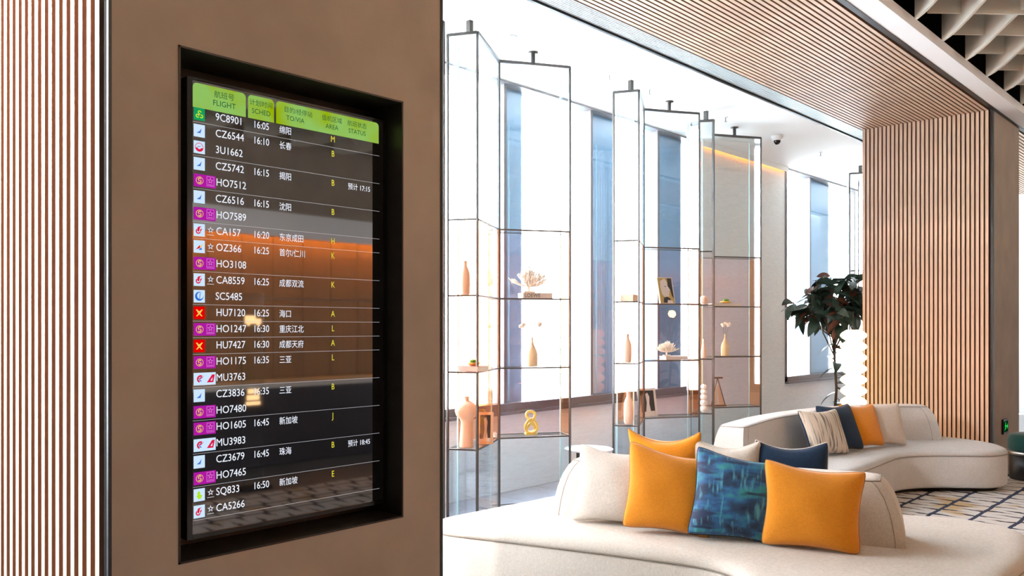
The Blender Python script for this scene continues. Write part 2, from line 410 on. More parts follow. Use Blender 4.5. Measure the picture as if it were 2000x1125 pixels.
# far pier
pf = struct(boxes('wall_far_pier', [(JX, 10.49, 0, WX, 11.66, CH+.25)], M['plaster']))
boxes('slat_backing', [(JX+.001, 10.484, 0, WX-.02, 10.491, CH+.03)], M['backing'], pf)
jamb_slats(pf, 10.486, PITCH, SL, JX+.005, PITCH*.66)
boxes('corner_trim', [(WX-.016, 10.44, 0, WX+.003, 10.50, CH)], M['black'], pf)
# screen pier with the recess
RY0, RY1, RZ0, RZ1 = 1.179, 2.051, .886, 2.452
PY0, PY1 = .979, 2.246
pn = struct(boxes('wall_screen_pier', [(WX-.03, PY0, 0, WX, PY0+.04, 4.26), (WX-.20, PY0+.04, 0, WX, RY0, 4.26), (WX-.20, RY1, 0, WX, PY1, 4.26), (WX-.20, RY0, 0, WX, RY1, RZ0),
     (WX-.20, RY0, RZ1, WX, RY1, 4.26), (JX, PY0+.04, 0, WX-.20, PY1, 4.26)], M['plaster']))
t = .006
boxes('recess_lining', [(WX-.198, RY0, RZ0, WX-.19, RY1, RZ1), (WX-.199, RY0, RZ0, WX+.003, RY0+t, RZ1), (WX-.199, RY1-t, RZ0, WX+.003, RY1, RZ1),
     (WX-.199, RY0, RZ0, WX+.003, RY1, RZ0+t), (WX-.199, RY0, RZ1-t, WX+.003, RY1, RZ1)], M['bronze'], pn)
boxes('corner_trim', [(WX-.008, PY0-.006, 0, WX+.002, PY0+.004, CH)], M['darksteel'], pn)
boxes('shadow_gap', [(WX-.075, PY0+.03, 0, WX-.03, PY0+.041, CH), (WX-.032, PY0-.004, 0, WX-.008, PY0+.04, CH)], M['matteblack'], pn)
boxes('corner_trim', [(WX-.02, PY1-.006, 0, WX+.003, PY1+.006, CH)], M['black'], pn)
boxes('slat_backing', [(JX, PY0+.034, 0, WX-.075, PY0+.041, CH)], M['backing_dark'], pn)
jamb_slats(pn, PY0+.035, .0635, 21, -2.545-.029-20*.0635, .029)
# bulkhead between the portals and the coffered ceiling
struct(boxes('trim_shadow_line', [(WX-.012, -6, CH-.004, WX+.035, 18, CH+.05)], M['black']))
struct(boxes('ceiling_bulkhead', [(WX+.035, -6, CH, -2.26, 18, CH+.085)], M['bulkhead']))
struct(boxes('ceiling_bulkhead_back', [(WX-.25, -6, CH+.24, WX+.03, 18, 4.62)], M['matteblack']))

# coffered baffle ceiling: two diagonal families of upright fins with scalloped lower edges
WC = struct(boxes('ceiling_coffer_rail', [(-2.2, -6, 4.5, -2.17, 18, 4.6)], M['matteblack']))
x0r, x1r, y0r, y1r = -2.21, 4.8, -2.0, 17.0
step = .49
def fin(c, sgn):
    d = Vector((-sgn*math.sqrt(.5), math.sqrt(.5))); nrm = Vector((d.y, -d.x))
    p0 = nrm*c
    lo, hi = -100, 100
    for (pc, dc, a0, a1) in ((p0.x, d.x, x0r, x1r), (p0.y, d.y, y0r, y1r)):
        ta, tb = (a0-pc)/dc, (a1-pc)/dc
        lo = max(lo, min(ta, tb)); hi = min(hi, max(ta, tb))
    if hi-lo < .3: return
    n_ = max(2, int((hi-lo)/.12)); v = []; f = []
    if sgn > 0: ref = hi    # ends on the x0r edge
    else: ref = lo
    for i in range(n_+1):
        t_ = lo+(hi-lo)*i/n_
        zb = 4.035 + (.17*math.sin(PI*(t_-ref)/(step*4))**2 if sgn > 0 else .13)
        p = p0+d*t_
        for q in (-.011, .011):
            v.append((p.x+nrm.x*q, p.y+nrm.y*q, zb)); v.append((p.x+nrm.x*q, p.y+nrm.y*q, 4.36))
    for i in range(n_):
        a = i*4; b = a+4
        f += [(a, b, b+1, a+1), (a+2, a+3, b+3, b+2), (a, a+2, b+2, b), (a+1, b+1, b+3, a+3)]
    f += [(0, 1, 3, 2), (n_*4, n_*4+2, n_*4+3, n_*4+1)]
    link('baffle', mesh('baffle', v, f), M['waffle'], WC)
for i in range(-30, 45): fin(i*step, 1)
for i in range(-30, 45): fin(i*step+.1, -1)

# window wall
wl = struct(boxes('wall_window_side', [(WW-.25, -6, 0, WW, 18, .78), (WW-.25, -6, 4.0, WW, 18, 4.16), (WW-.25, 9.62, .78, WW, 12.1, 4.0), (WW-.25, 17.2, .78, WW, 18, 4.0), (WW-.25, -6, .78, WW, -1.6, 4.0)], M['wallpaper']))
def window(idx, y0, y1, muls, piers):
    w = struct(boxes('window_%d' % idx, [(WW-.12, y0, .78, WW+.012, y1, .86), (WW-.12, y0, 3.985, WW+.012, y1, 4.0), (WW-.12, y0, .78, WW+.012, y0+.06, 4.0), (WW-.12, y1-.06, .78, WW+.012, y1, 4.0)], M['framegrey']))
    boxes('window_sill', [(WW-.1, y0, .755, WW+.06, y1, .785)], M['framegrey'], w, bevel=.004)
    ys = [y0+.06]+muls+[y1-.06]
    for a, b in zip(ys[:-1], ys[1:]): boxes('pane', [(WW-.085, a, .86, WW-.077, b, 3.985)], M['pane'], w)
    for q in muls: boxes('mullion', [(WW-.11, q-.02, .86, WW-.02, q+.02, 3.985)], M['framegrey'], w)
    for a, b in piers: boxes('clad_column', [(WW-.30, a, -.1, WW-.13, b, 4.0)], M['cladding'], w, bevel=.01)
window(1, -1.6, 9.62, [.5, 3.1, 4.55, 6.0, 7.38, 8.7], [(3.15, 3.5), (4.6, 4.9), (6.03, 6.37), (7.42, 7.95), (8.75, 9.4)])
window(2, 12.1, 17.2, [13.05, 14.9, 16.1], [(13.1, 14.05), (15.9, 16.3)])
struct(boxes('ground_outside', [(-90, -60, -.7, -5.95, 90, -.4)], M['ground']))
# hall walls behind and beside the camera
wr = struct(boxes('wall_right', [(4.95, -6, 0, 5.2, 18, 4.6)], M['plaster']))
struct(boxes('wall_back', [(-5.9, -6.2, 0, 5.2, -6, 4.75)], M['plaster']))
struct(boxes('wall_far', [(-5.9, 18, 0, 5.2, 18.2, 4.75)], M['wallpaper']))
struct(boxes('wall_left_light_block', [(JX, -6, 0, WX, -1.5, 4.26)], M['plaster']))  # added out of view to block window light reaching the hall from behind
struct(boxes('trim_wall_wash', [(WW+.02, 9.7, 3.97, WW+.035, 12.05, 3.985)], M['ambercove']))
struct(boxes('trim_wall_lip', [(WW+.05, 9.62, 3.935, WW+.06, 12.1, CH)], M['white']))
for i in range(22):
    for (z0, z1) in ((.02, 1.98), (2.0, 3.01)):
        y = 1.5+i*.46
        boxes('wall_panel', [(4.925, y+.004, z0, 4.95, y+.456, z1)], M['panelwood'], wr)
struct(boxes('ceiling_cove_fascia', [(4.55, -1, 2.78, 4.62, 14, 3.1), (4.62, -1, 3.02, 4.95, 14, 3.1)], M['bulkhead']))
struct(boxes('trim_cove_light', [(4.78, 2.5, 2.95, 4.82, 10, 2.98)], M['cove']))

# ------------------------------------------------------------------ rug
rg = boxes('rug', [(-4.35, 2.6, -.010, 2.2, 10.42, .004)], M['rug'], bevel=.003)
tag(rg, 'cream and tan patterned rug with navy lines and black strokes under the sofas', 'rug')

# ------------------------------------------------------------------ flight information display
TX = -2.557; Y0, Y1, Z0, Z1 = 1.247, 2.045, .931, 2.391
tv = thing('flight_information_display', 'tall black flight information screen set in the taupe pier', 'display', (TX-.03, (Y0+Y1)/2, Z0))
tv.matrix_parent_inverse = Matrix()
off = Vector(tv.location)
def tvb(name, bs, m, parent, **k):
    o = boxes(name, [(b[0]-off.x, b[1]-off.y, b[2]-off.z, b[3]-off.x, b[4]-off.y, b[5]-off.z) for b in bs], m, parent, **k); return o
AY0, AY1, AZ0, AZ1 = 1.2655, 2.029, .945, 2.384
tvb('bezel', [(TX-.045, Y0, Z0, TX+.004, AY0, Z1), (TX-.045, AY1, Z0, TX+.004, Y1, Z1), (TX-.045, AY0, Z0, TX+.004, AY1, AZ0), (TX-.045, AY0, AZ1, TX+.004, AY1, Z1)], M['bezel'], tv, bevel=.001)
tvb('housing', [(WX-.19, Y0+.03, Z0+.03, TX-.045, Y1-.03, Z1-.03)], M['black'], tv)
sc = tvb('screen', [(TX-.04, AY0, AZ0, TX, AY1, AZ1)], M['screen'], tv)
def flat(name, polys, mats, parent):
    """polys = [(list of (Y,Z), material index, layer)] -> one flat mesh just in front of the screen"""
    v = []; f = []; mi = []
    for pts, i, l in polys:
        b = len(v); v += [(TX+.0006+l*.0003-off.x, y-off.y, z-off.z) for y, z in pts]; f.append(tuple(range(b, b+len(pts)))); mi.append(i)
    return link(name, mesh(name, v, f, mi), mats, parent)
def rectp(y0, z0, y1, z1): return [(y0, z0), (y1, z0), (y1, z1), (y0, z1)]
def circ(cy, cz, ry, rz=None, n_=20, a0=0, a1=360):
    rz = rz or ry; return [(cy+ry*math.cos(R(a0+(a1-a0)*i/n_)), cz+rz*math.sin(R(a0+(a1-a0)*i/n_))) for i in range(n_ if a1-a0 == 360 else n_+1)]
def arcband(cy, cz, r0, r1, a0, a1, n_=12):
    o = circ(cy, cz, r1, None, n_, a0, a1); i_ = circ(cy, cz, r0, None, n_, a0, a1); return o+i_[::-1]
def star(cy, cz, r, r2=.42):
    return [(cy+(r if i % 2 == 0 else r*r2)*math.sin(PI*i/5), cz+(r if i % 2 == 0 else r*r2)*math.cos(PI*i/5)) for i in range(10)]
TOPR = lambda y0, z0, y1, z1, r: [(y0, z0), (y1, z0)]+circ(y1-r, z1-r, r, None, 5, 0, 90)+circ(y0+r, z1-r, r, None, 5, 90, 180)
for (y0, y1) in ((1.2670, 1.4511), (1.4590, 1.5565), (1.5643, 2.0045)):
    flat('header_tab', [(TOPR(y0, 2.2985, y1, 2.3765, .014), 0, 0)], M['hdr'], sc)
dg = None
def text(body, y, z, size, m, align='LEFT', name='lettering', parent=None, sx_=1.0):
    cu = bpy.data.curves.new('t', 'FONT'); cu.body = body; cu.size = size; cu.align_x = align; cu.align_y = 'CENTER'; cu.resolution_u = 3
    to = bpy.data.objects.new('t', cu); COL.objects.link(to)
    bpy.context.view_layer.update()
    d = bpy.context.evaluated_depsgraph_get(); me = bpy.data.meshes.new_from_object(to.evaluated_get(d))
    bpy.data.objects.remove(to); bpy.data.curves.remove(cu); me.name = name
    me.materials.clear()
    for p in me.polygons: p.material_index = 0
    # local x -> +Y, local y -> +Z, facing +X
    for v in me.vertices:
        x_, y_ = v.co.x*sx_, v.co.y; v.co = (TX+.0009-off.x, y+x_-off.y, z+y_-off.z)
    return link(name, me, m, parent or sc)
def zr(k): return 2.2786-.05262*k
for (a, b, y, s1) in (('航班号', 'FLIGHT', 1.3744, .024), ('计划时间', 'SCHED', 1.5079, .022), ('目的/经停站', 'TO/VIA', 1.652, .022), ('值机区域', 'AREA', 1.7925, .022), ('航班状态', 'STATUS', 1.904, .022)):
    text(a, y, 2.352, s1, M['hdr_txt'], 'CENTER', 'header_lettering')
    text(b, y-(.012 if a[0] == '目' else 0), 2.3245, s1*1.08, M['hdr_txt'], 'CENTER', 'header_lettering', sx_=.95)
rows = [('9C8901', '16:05', '绵阳', 'M', '', 'spring', 1), ('CZ6544', '16:10', '长春', 'B', '', 'tail', 0), ('3U1662', '', '', '', '', 'ring', 1),
 ('CZ5742', '16:15', '揭阳', 'B', '预计 17:15', 'tail', 0), ('HO7512', '', '', '', '', 'purple', 1), ('CZ6516', '16:15', '沈阳', 'B', '', 'tail', 0),
 ('HO7589', '', '', '', '', 'purple', 1), ('CA157', '16:20', '东京成田', 'H', '', 'phoenix', 1), ('OZ366', '16:25', '首尔/仁川', 'K', '', 'wing', 0),
 ('HO3108', '', '', '', '', 'purple', 1), ('CA8559', '16:25', '成都双流', 'K', '', 'phoenix', 0), ('SC5485', '', '', '', '', 'bluedisc', 1),
 ('HU7120', '16:25', '海口', 'A', '', 'red', 1), ('HO1247', '16:30', '重庆江北', 'L', '', 'purple', 1), ('HU7427', '16:30', '成都天府', 'A', '', 'red', 1),
 ('HO1175', '16:35', '三亚', 'L', '', 'purple', 0), ('MU3763', '', '', '', '', 'swallow', 1), ('CZ3836', '16:35', '三亚', 'B', '', 'tail', 0),
 ('HO7480', '', '', '', '', 'purple', 1), ('HO1605', '16:45', '新加坡', 'J', '', 'purple', 0), ('MU3983', '', '', '', '', 'swallow', 1),
 ('CZ3679', '16:45', '珠海', 'B', '预计 18:45', 'tail', 0), ('HO7465', '', '', '', '', 'purple', 1), ('SQ833', '16:50', '新加坡', 'E', '', 'bird', 0), ('CA5266', '', '', '', '', 'phoenix', 1)]
L = dict(w=emis('logo_white', (.62, .80, 1), 1), blue=emis('logo_blue', (.03, .15, .62), 1), lb=emis('logo_light_blue', (.25, .50, .85), 1), red=emis('logo_red', (.72, .01, .06), 1),
  mag=emis('logo_magenta', (.42, .01, .36), 1), pink=emis('logo_pink', (.78, .25, .72), 1), yel=emis('logo_yellow', (.88, .60, .10), 1), grn=emis('logo_green', (.01, .32, .10), 1),
  lime=emis('logo_lime', (.45, .80, .02), 1), rd2=emis('logo_scarlet', (.75, .0, .0), 1), bk=emis('logo_dark', (.01, .01, .02), 1), grey=emis('logo_grey', (.75, .78, .85), .9))
def logo(kind, z):
    a = 1.270; w = .0375; h = .020; c = a+w/2; P = []; mats = []
    def add(pts, key, layer=1):
        if L[key] not in mats: mats.append(L[key])
        P.append((pts, mats.index(L[key]), layer))
    if kind in ('purple', 'swallow'):
        b = a+.0745
        add(rectp(a, z-h, b, z+h), 'mag' if kind == 'purple' else 'w', 0)
        if kind == 'purple':
            cy = a+.020
            add(circ(cy, z, .0125), 'yel', 1); add(circ(cy, z, .0108), 'mag', 2)
            add(arcband(cy, z+.0035, .0028, .0058, 20, 250), 'yel', 3); add(arcband(cy, z-.0035, .0028, .0058, -160, 70), 'yel', 3)
            x0 = a+.0435; x1 = a+.069
            for r_ in (rectp(x0, z-.0145, x1, z-.0132), rectp(x0, z+.0150, x1, z+.0163), rectp(x0, z-.0145, x0+.0013, z+.0163), rectp(x1-.0013, z-.0145, x1, z+.0163), rectp(x0+.004, z-.0105, x1-.004, z-.009)): add(r_, 'pink', 1)
            add(star((x0+x1)/2, z+.003, .0105), 'pink', 1); add(star((x0+x1)/2, z+.003, .0065), 'mag', 2)
        else:
            cy = a+.023
            add(arcband(cy, z, .007, .0125, 60, 250), 'red', 1); add([(cy-.013, z+.001), (cy+.002, z+.0045), (cy+.013, z+.011), (cy+.002, z+.0005)], 'red', 2)
            add(arcband(cy+.003, z-.001, .0045, .0075, 70, 270), 'blue', 1)
            add([(a+.044, z-.012), (a+.062, z+.013), (a+.0715, z+.013), (a+.066, z-.012)], 'red', 1)
            add([(a+.056, z-.006), (a+.064, z+.004), (a+.062, z-.007)], 'w', 2)
    else:
        b = a+w
        base = dict(spring='grn', red='rd2').get(kind, 'w'); add(rectp(a, z-h, b, z+h), base, 0)
        if kind == 'spring':
            add(arcband(c+.001, z+.006, .0028, .0062, 0, 270), 'lime'); add(arcband(c-.006, z-.006, .0028, .0062, 60, 330), 'lime'); add(arcband(c+.007, z-.006, .0028, .0062, -150, 120), 'lime')
            add([(c-.001, z+.001), (c+.003, z+.001), (c-.002, z-.006), (c-.005, z-.004)], 'yel', 2)
        if kind == 'tail': add([(c-.009, z-.007), (c+.001, z-.001), (c+.008, z+.009), (c+.004, z-.007)], 'blue'); add([(c-.009, z-.0085), (c+.006, z-.0085), (c+.003, z-.006)], 'lb', 2)
        if kind == 'ring':
            add(arcband(c, z, .0125, .0145, 0, 359), 'red'); add(arcband(c, z, .006, .0125, 190, 350), 'red', 2)
            add([(c-.009, z+.004), (c-.002, z), (c+.009, z+.006), (c-.002, z+.002)], 'bk', 3)
        if kind == 'phoenix':
            add(arcband(c-.0035, z-.004, .0045, .0085, 120, 340), 'red'); add(arcband(c+.001, z+.004, .004, .0075, 60, 200), 'red')
            add([(c-.007, z-.003), (c-.004, z+.009), (c+.010, z+.014), (c+.002, z+.008), (c-.001, z-.006)], 'red', 2)
            add([(c+.002, z+.002), (c+.010, z+.006), (c+.003, z-.008)], 'red', 2)
        if kind == 'wing': add([(c-.012, z-.010), (c+.002, z+.006), (c+.003, z-.004)], 'rd2'); add([(c+.001, z-.002), (c+.013, z+.013), (c+.007, z-.002)], 'yel'); add([(c-.003, z-.010), (c+.007, z-.002), (c+.009, z-.010)], 'blue')
        if kind == 'bluedisc':
            add(circ(c, z, .0145), 'blue'); add(circ(c+.003, z+.002, .0105), 'w', 2); add([(c-.002, z-.008), (c, z+.010), (c+.006, z+.011), (c+.003, z-.008)], 'lb', 3)
        if kind == 'red':
            add(arcband(c, z+.006, .004, .0075, 200, 340), 'yel'); add(arcband(c-.006, z, .005, .0075, -60, 90), 'yel'); add(arcband(c+.006, z, .005, .0075, 90, 240), 'yel')
            add([(c-.012, z+.010), (c-.007, z+.011), (c+.011, z-.011), (c+.006, z-.011)], 'yel', 2); add([(c+.012, z+.010), (c+.007, z+.011), (c-.011, z-.011), (c-.006, z-.011)], 'yel', 2)
        if kind == 'bird': add([(c-.003, z-.013), (c-.010, z-.002), (c-.005, z), (c-.008, z+.006), (c-.001, z+.013), (c+.004, z+.006), (c+.002, z+.003), (c+.010, z-.003), (c+.004, z-.013)], 'lime')
    o = flat('airline_logo', P, None, sc)
    for m_ in mats: o.data.materials.append(m_)
    if kind in ('phoenix', 'wing', 'bird'):
        flat('alliance_star', [(star(1.327, z+.003, .0115), 0, 0), (star(1.327, z+.003, .0055), 1, 1), (rectp(1.3155, z-.0135, 1.3385, z-.0120), 0, 0)], [L['grey'], L['bk']], sc)
for k, (fn, tm, ds, ar, st, lg, ln) in enumerate(rows):
    z = zr(k)
    logo(lg, z)
    text(fn, 1.345 if lg in ('purple', 'swallow') or len(fn) < 6 or lg == 'phoenix' else (1.343 if k < 12 else 1.345), z+.001, .0345, M['txt'], 'LEFT', 'flight_number', sx_=.88)
    if tm: text(tm, 1.4774, z+.001, .0335, M['txt'], 'LEFT', 'departure_time', sx_=.82)
    if ds: text(ds, 1.5762, z-.001, .0285, M['txt'], 'LEFT', 'destination_lettering', sx_=.86)
    if ar: text(ar, 1.7965, z+.002, .031, M['txt_y'], 'CENTER', 'area_letter', sx_=.8)
    if st: text(st, 1.862, z-.002, .0265, M['txt'], 'LEFT', 'status_lettering', sx_=.86)
    if ln: flat('divider_line', [(rectp(1.268, z-.0270, 2.008, z-.0258), 0, 0)], M['line'], sc)

# ------------------------------------------------------------------ sofas
def smooth_closed(pts, r=.12, seg=7, sub=.06):
    """round every corner of a polygon, then resample evenly"""
    P = [Vector(p) for p in pts]; out = []
    rs = r if isinstance(r, (list, tuple)) else [r]*len(P)
    for i, p in enumerate(P):
        a = P[i-1]-p; b = P[(i+1) % len(P)]-p
        q = min(rs[i], a.length*.48, b.length*.48); A_ = p+a.normalized()*q; B_ = p+b.normalized()*q
        for j in range(seg+1):
            t_ = j/seg; out.append(A_*(1-t_)**2+p*2*t_*(1-t_)+B_*t_**2)
    res = []
    for i, p in enumerate(out):
        q = out[(i+1) % len(out)]; n_ = max(1, int((q-p).length/sub))
        for j in range(n_): res.append(p.lerp(q, j/n_))
    return res
def normals(P):
    out = []; n_ = len(P)
    for i in range(n_):
        t_ = (P[(i+1) % n_]-P[i-1]).normalized(); out.append(Vector((-t_.y, t_.x)))   # inward for CCW
    return out
def loft(name, P, rings, m, parent, cap_top=True, cap_bot=True, off_=Vector((0, 0)), smooth=True):
    N = normals(P); v = []; f = []; n_ = len(P)
    for ins, z in rings:
        for p, q in zip(P, N):
            w = p+q*ins-off_; v.append((w.x, w.y, z))
    for k in range(len(rings)-1):
        for i in range(n_):
            j = (i+1) % n_; f.append((k*n_+i, k*n_+j, (k+1)*n_+j, (k+1)*n_+i))
    if cap_top: f.append(tuple(range((len(rings)-1)*n_, len(rings)*n_)))
    if cap_bot: f.append(tuple(range(n_))[::-1])
    return link(name, mesh(name, v, f), m, parent, smooth=smooth)
def sofa(label, outline, radii, back_front, back_w, fab, seam, seatfab=None):
    c = Vector((sum(p[0] for p in outline)/len(outline), sum(p[1] for p in outline)/len(outline)))
    s = thing('lounge_sofa', label, 'sofa', (c.x, c.y, 0), 0, 'curved linen sofas on the rug')
    P = smooth_closed(outline, radii)
    loft('plinth', P, [(.09, .004), (.09, .06)], M['black'], s, off_=c)
    loft('base', P, [(.03, .045), (.004, .06), (0, .09), (-.002, .22), (0, .345), (.006, .357)], fab, s, off_=c)
    loft('seat', P, [(.006, .357), (-.003, .366), (.0, .385), (.012, .402), (.04, .415), (.08, .422), (.12, .424)], seatfab or fab, s, off_=c)
    Nn = normals(P); tube('piping', [(p.x-c.x-q.x*.001, p.y-c.y-q.y*.001, .3605) for p, q in zip(P, Nn)], .0045, seam, s, seg=6, closed=True)
    # backrest lofted from plan outlines that narrow and shorten upwards
    F = [Vector(p) for p in back_front]
    fine = []
    for i in range(len(F)-1):
        for j in range(10):
            t_ = j/10; a = F[max(i-1, 0)]; b = F[i]; d = F[i+1]; e = F[min(i+2, len(F)-1)]
            fine.append(.5*((2*b)+(d-a)*t_+(2*a-5*b+4*d-e)*t_**2+(-a+3*b-3*d+e)*t_**3))
    fine.append(F[-1])
    Ls = [0]
    for i in range(1, len(fine)): Ls.append(Ls[-1]+(fine[i]-fine[i-1]).length)
    T = Ls[-1]
    def at(l):
        l = max(0, min(T, l))
        for i in range(1, len(fine)):
            if Ls[i] >= l:
                t_ = (l-Ls[i-1])/(Ls[i]-Ls[i-1]); p = fine[i-1].lerp(fine[i], t_); d = (fine[min(i+1, len(fine)-1)]-fine[i-2 if i > 1 else 0]).normalized(); return p, Vector((-d.y, d.x))
        return fine[-1], Vector((0, 1))
    K = 40; rings = []
    prof = [(0, 0, 0, .415), (.002, .0, 0, .45), (.012, .008, .006, .52), (.030, .018, .014, .60), (.06, .028, .024, .68), (.095, .036, .034, .735), (.118, .041, .040, .758), (.128, .044, .043, .765), (.142, .052, .052, .774), (.17, .075, .075, .779)]
    v = []; f = []; tubepts = []
    for (sh, fi, bi, z) in prof:
        ring = []
        a0, a1 = sh, T-sh
        for i in range(K+1):
            p, nn = at(a0+(a1-a0)*i/K); e = min(i, K-i)/K*(a1-a0); rc = .022; q = 0 if e > rc else rc-math.sqrt(max(0, rc*rc-(rc-e)**2))
            ring.append(p+nn*(fi+q*.8))
        for i in range(K, -1, -1):
            p, nn = at(a0+(a1-a0)*i/K); e = min(i, K-i)/K*(a1-a0); rc = .022; q = 0 if e > rc else rc-math.sqrt(max(0, rc*rc-(rc-e)**2))
            ring.append(p+nn*(back_w-bi-q*.8))
        if abs(z-.765) < 1e-6: tubepts = [(p.x-c.x, p.y-c.y, z+.001) for p in ring]
        v += [(p.x-c.x, p.y-c.y, z) for p in ring]
    n_ = 2*(K+1)
    seams = [[Vector(v[k*n_+q]) for k in range(8)] for q in (1, K-1, K+2, n_-2)]
    for k in range(len(prof)-1):
        for i in range(n_):
            j = (i+1) % n_; f.append((k*n_+i, k*n_+j, (k+1)*n_+j, (k+1)*n_+i))
    top = (len(prof)-1)*n_
    for i in range(K): f.append((top+i, top+i+1, top+n_-2-i, top+n_-1-i))
    f.append(tuple(range(n_))[::-1])
    br = link('backrest', mesh('backrest', v, f), fab, s, smooth=True)
    br.data.set_sharp_from_angle(angle=R(38))
    tube('piping', tubepts, .0042, seam, br, seg=6, closed=True)
    for q in seams: tube('seam', [tuple(x) for x in q], .0018, seam, br, 5)
    return s
out1 = [(-3.95, 3.36), (-3.36, 3.552), (-2.92, 3.69), (-2.53, 3.80), (-2.22, 3.875), (-1.98, 3.80), (-1.84, 3.45), (-1.76, 2.95), (-1.22, 2.9), (-1.02, 3.3), (-1.02, 5.15), (-1.16, 5.68), (-1.52, 5.80), (-2.3, 5.42), (-3.0, 5.22), (-3.6, 5.05), (-3.86, 4.75), (-3.90, 4.1)]
rad1 = [.36, .3, .3, .3, .2, .25, .3, .3, .3, .3, .5, .4, .3, .3, .3, .3, .3, .3]
s1 = sofa('oatmeal linen lounge sofa nearest the camera with double-sided straight backrest', out1, rad1, [(-3.44, 4.06), (-2.8, 4.275), (-2.17, 4.485), (-1.52, 4.70)], .34, M['linen'], M['seam'])
out2 = [(-3.45, 6.1), (-2.86, 6.15), (-2.72, 6.9), (-2.74, 7.58), (-2.79, 8.42), (-2.60, 8.76), (-2.15, 9.10), (-2.06, 9.40), (-2.30, 9.80), (-2.8, 9.98), (-3.5, 9.72), (-3.86, 8.9), (-3.98, 7.7), (-3.88, 6.35)]
s2 = sofa('pale grey linen lounge sofa before the slatted pier with bent backrest', out2, [.3, .3, .3, .3, .25, .3, .25, .25, .3, .3, .4, .4, .4, .3], [(-2.72, 9.50), (-3.02, 9.30), (-3.30, 8.75), (-3.44, 8.1), (-3.46, 7.4), (-3.40, 6.9), (-3.30, 6.36)][::-1], .32, M['linen2'], M['seam2'])

# ------------------------------------------------------------------ cushions
def cushion(label, loc, yaw, lean, m, pipe, w=.48, h=.46, th=.088, roll=0, seed=0, back=None, group=None, ear=.021, name='cushion', sag=.018, tw=.0):
    r_ = random.Random(seed); n_ = 22; v = []; f = []; mi = []
    ph = [r_.uniform(0, 6.28) for _ in range(8)]; dd = [r_.uniform(-.012, .012) for _ in range(4)]
    def shape(u, t_):
        x = w/2*u*(1-.125*(1-t_*t_)*abs(u)**1.5) + dd[0]*t_*u; z = h/2*t_*(1-.125*(1-u*u)*abs(t_)**1.5)+dd[1]*u*t_
        cr_ = (abs(u)*abs(t_))**6; x -= ear*cr_*(1 if u > 0 else -1); z -= ear*cr_*(1 if t_ > 0 else -1)
        x -= tw*t_*t_*.0; z += tw*(-u)*max(0, t_)**2*(1-.3*u*u)
        z -= sag*(1-u*u)*max(0, t_)**2
        return x, z
    def bulge(u, t_):
        b = ((1-u*u)*(1-t_*t_)); b = max(0, b)**.42*th
        wr = math.sin(ph[0]+7*u+3*t_)*.0022+math.sin(ph[1]+5*t_-4*u)*.0022
        ed = max(abs(u), abs(t_)); wr += math.sin(ph[2]+16*math.atan2(t_, u))*.003*max(0, ed-.55)*(1-ed)*8
        return b+wr*(1-max(abs(u), abs(t_))**4)
    idx = {}
    for side in (0, 1):
        for i in range(n_+1):
            for j in range(n_+1):
                edge = i in (0, n_) or j in (0, n_)
                if side == 1 and edge: idx[1, i, j] = idx[0, i, j]; continue
                u = math.sin((i/n_-.5)*PI); t_ = math.sin((j/n_-.5)*PI); x, z = shape(u, t_)
                y = 0 if edge else (-1 if side == 0 else 1)*bulge(u, t_)
                y += .012*math.sin(ph[3]+2*u)*t_
                idx[side, i, j] = len(v); v.append((x, y, z))
    for side in (0, 1):
        for i in range(n_):
            for j in range(n_):
                q = (idx[side, i, j], idx[side, i+1, j], idx[side, i+1, j+1], idx[side, i, j+1])
                f.append(q if side == 0 else q[::-1]); mi.append(0 if side == 0 or not back else 1)
    o = link(name, mesh(name, v, f, mi), [m, back] if back else m, smooth=True)
    o.location = loc; o.rotation_euler = (Matrix.Rotation(yaw, 3, 'Z') @ Matrix.Rotation(-lean, 3, 'X') @ Matrix.Rotation(roll, 3, 'Y')).to_euler()
    tag(o, label, 'cushion', group)
    loop = [v[idx[0, i, 0]] for i in range(n_)]+[v[idx[0, n_, j]] for j in range(n_)]+[v[idx[0, i, n_]] for i in range(n_, 0, -1)]+[v[idx[0, 0, j]] for j in range(n_, 0, -1)]
    tube('piping', loop, .0035, pipe, o, seg=6, closed=True)
    return o
G1 = 'cushions along the front of the near sofa'; G2 = 'cushions on the rear side of the near sofa'; G3 = 'cushions on the far sofa'
cz = .424+.225
cushion('cream linen cushion, end of the near sofa row, beside the shelf', (-3.02, 4.15, cz), R(24), R(14), M['cream'], M['cream'], .50, .47, seed=1, roll=R(2), group=G1)
cushion('orange cushion between the cream and the blue printed cushion on near sofa', (-2.65, 4.175, cz+.015), R(32), R(18), M['orange'], M['orange_pipe'], .52, .50, seed=2, group=G1, roll=R(5), tw=.035)
cushion('blue and teal painterly printed cushion between the two orange ones on near sofa', (-2.28, 4.30, cz+.012), R(30), R(17), M['painted'], M['navy_pipe'], .53, .50, seed=3, group=G1, roll=R(5), tw=.02)
cushion('orange cushion at the sofa backrest\'s open end, beside the blue printed one', (-1.90, 4.395, cz-.005), R(22), R(15), M['orange'], M['orange_pipe'], .53, .47, seed=4, group=G1, roll=R(3))
cushion('orange cushion peeking over the backrest behind the near sofa', (-3.02, 4.72, cz+.04), R(200), R(12), M['orange'], M['orange_pipe'], .48, .545, seed=5, group=G2, sag=.07)
cushion('white linen cushion with only its top edge showing over the near backrest', (-2.66, 4.86, cz+.02), R(200), R(12), M['cream'], M['cream'], .46, .51, seed=6, group=G2, sag=.05)
cushion('navy blue cushion with its top edge showing over the near backrest', (-2.30, 5.02, cz+.02), R(198), R(10), M['navy'], M['cream'], .48, .51, seed=7, group=G2, sag=.04)
cushion('grey and cream striped cushion with navy back on the far sofa', (-3.20, 7.66, cz-.01), R(70), R(22), M['stripes'], M['navy_pipe'], .50, .46, seed=8, back=M['navy'], group=G3)
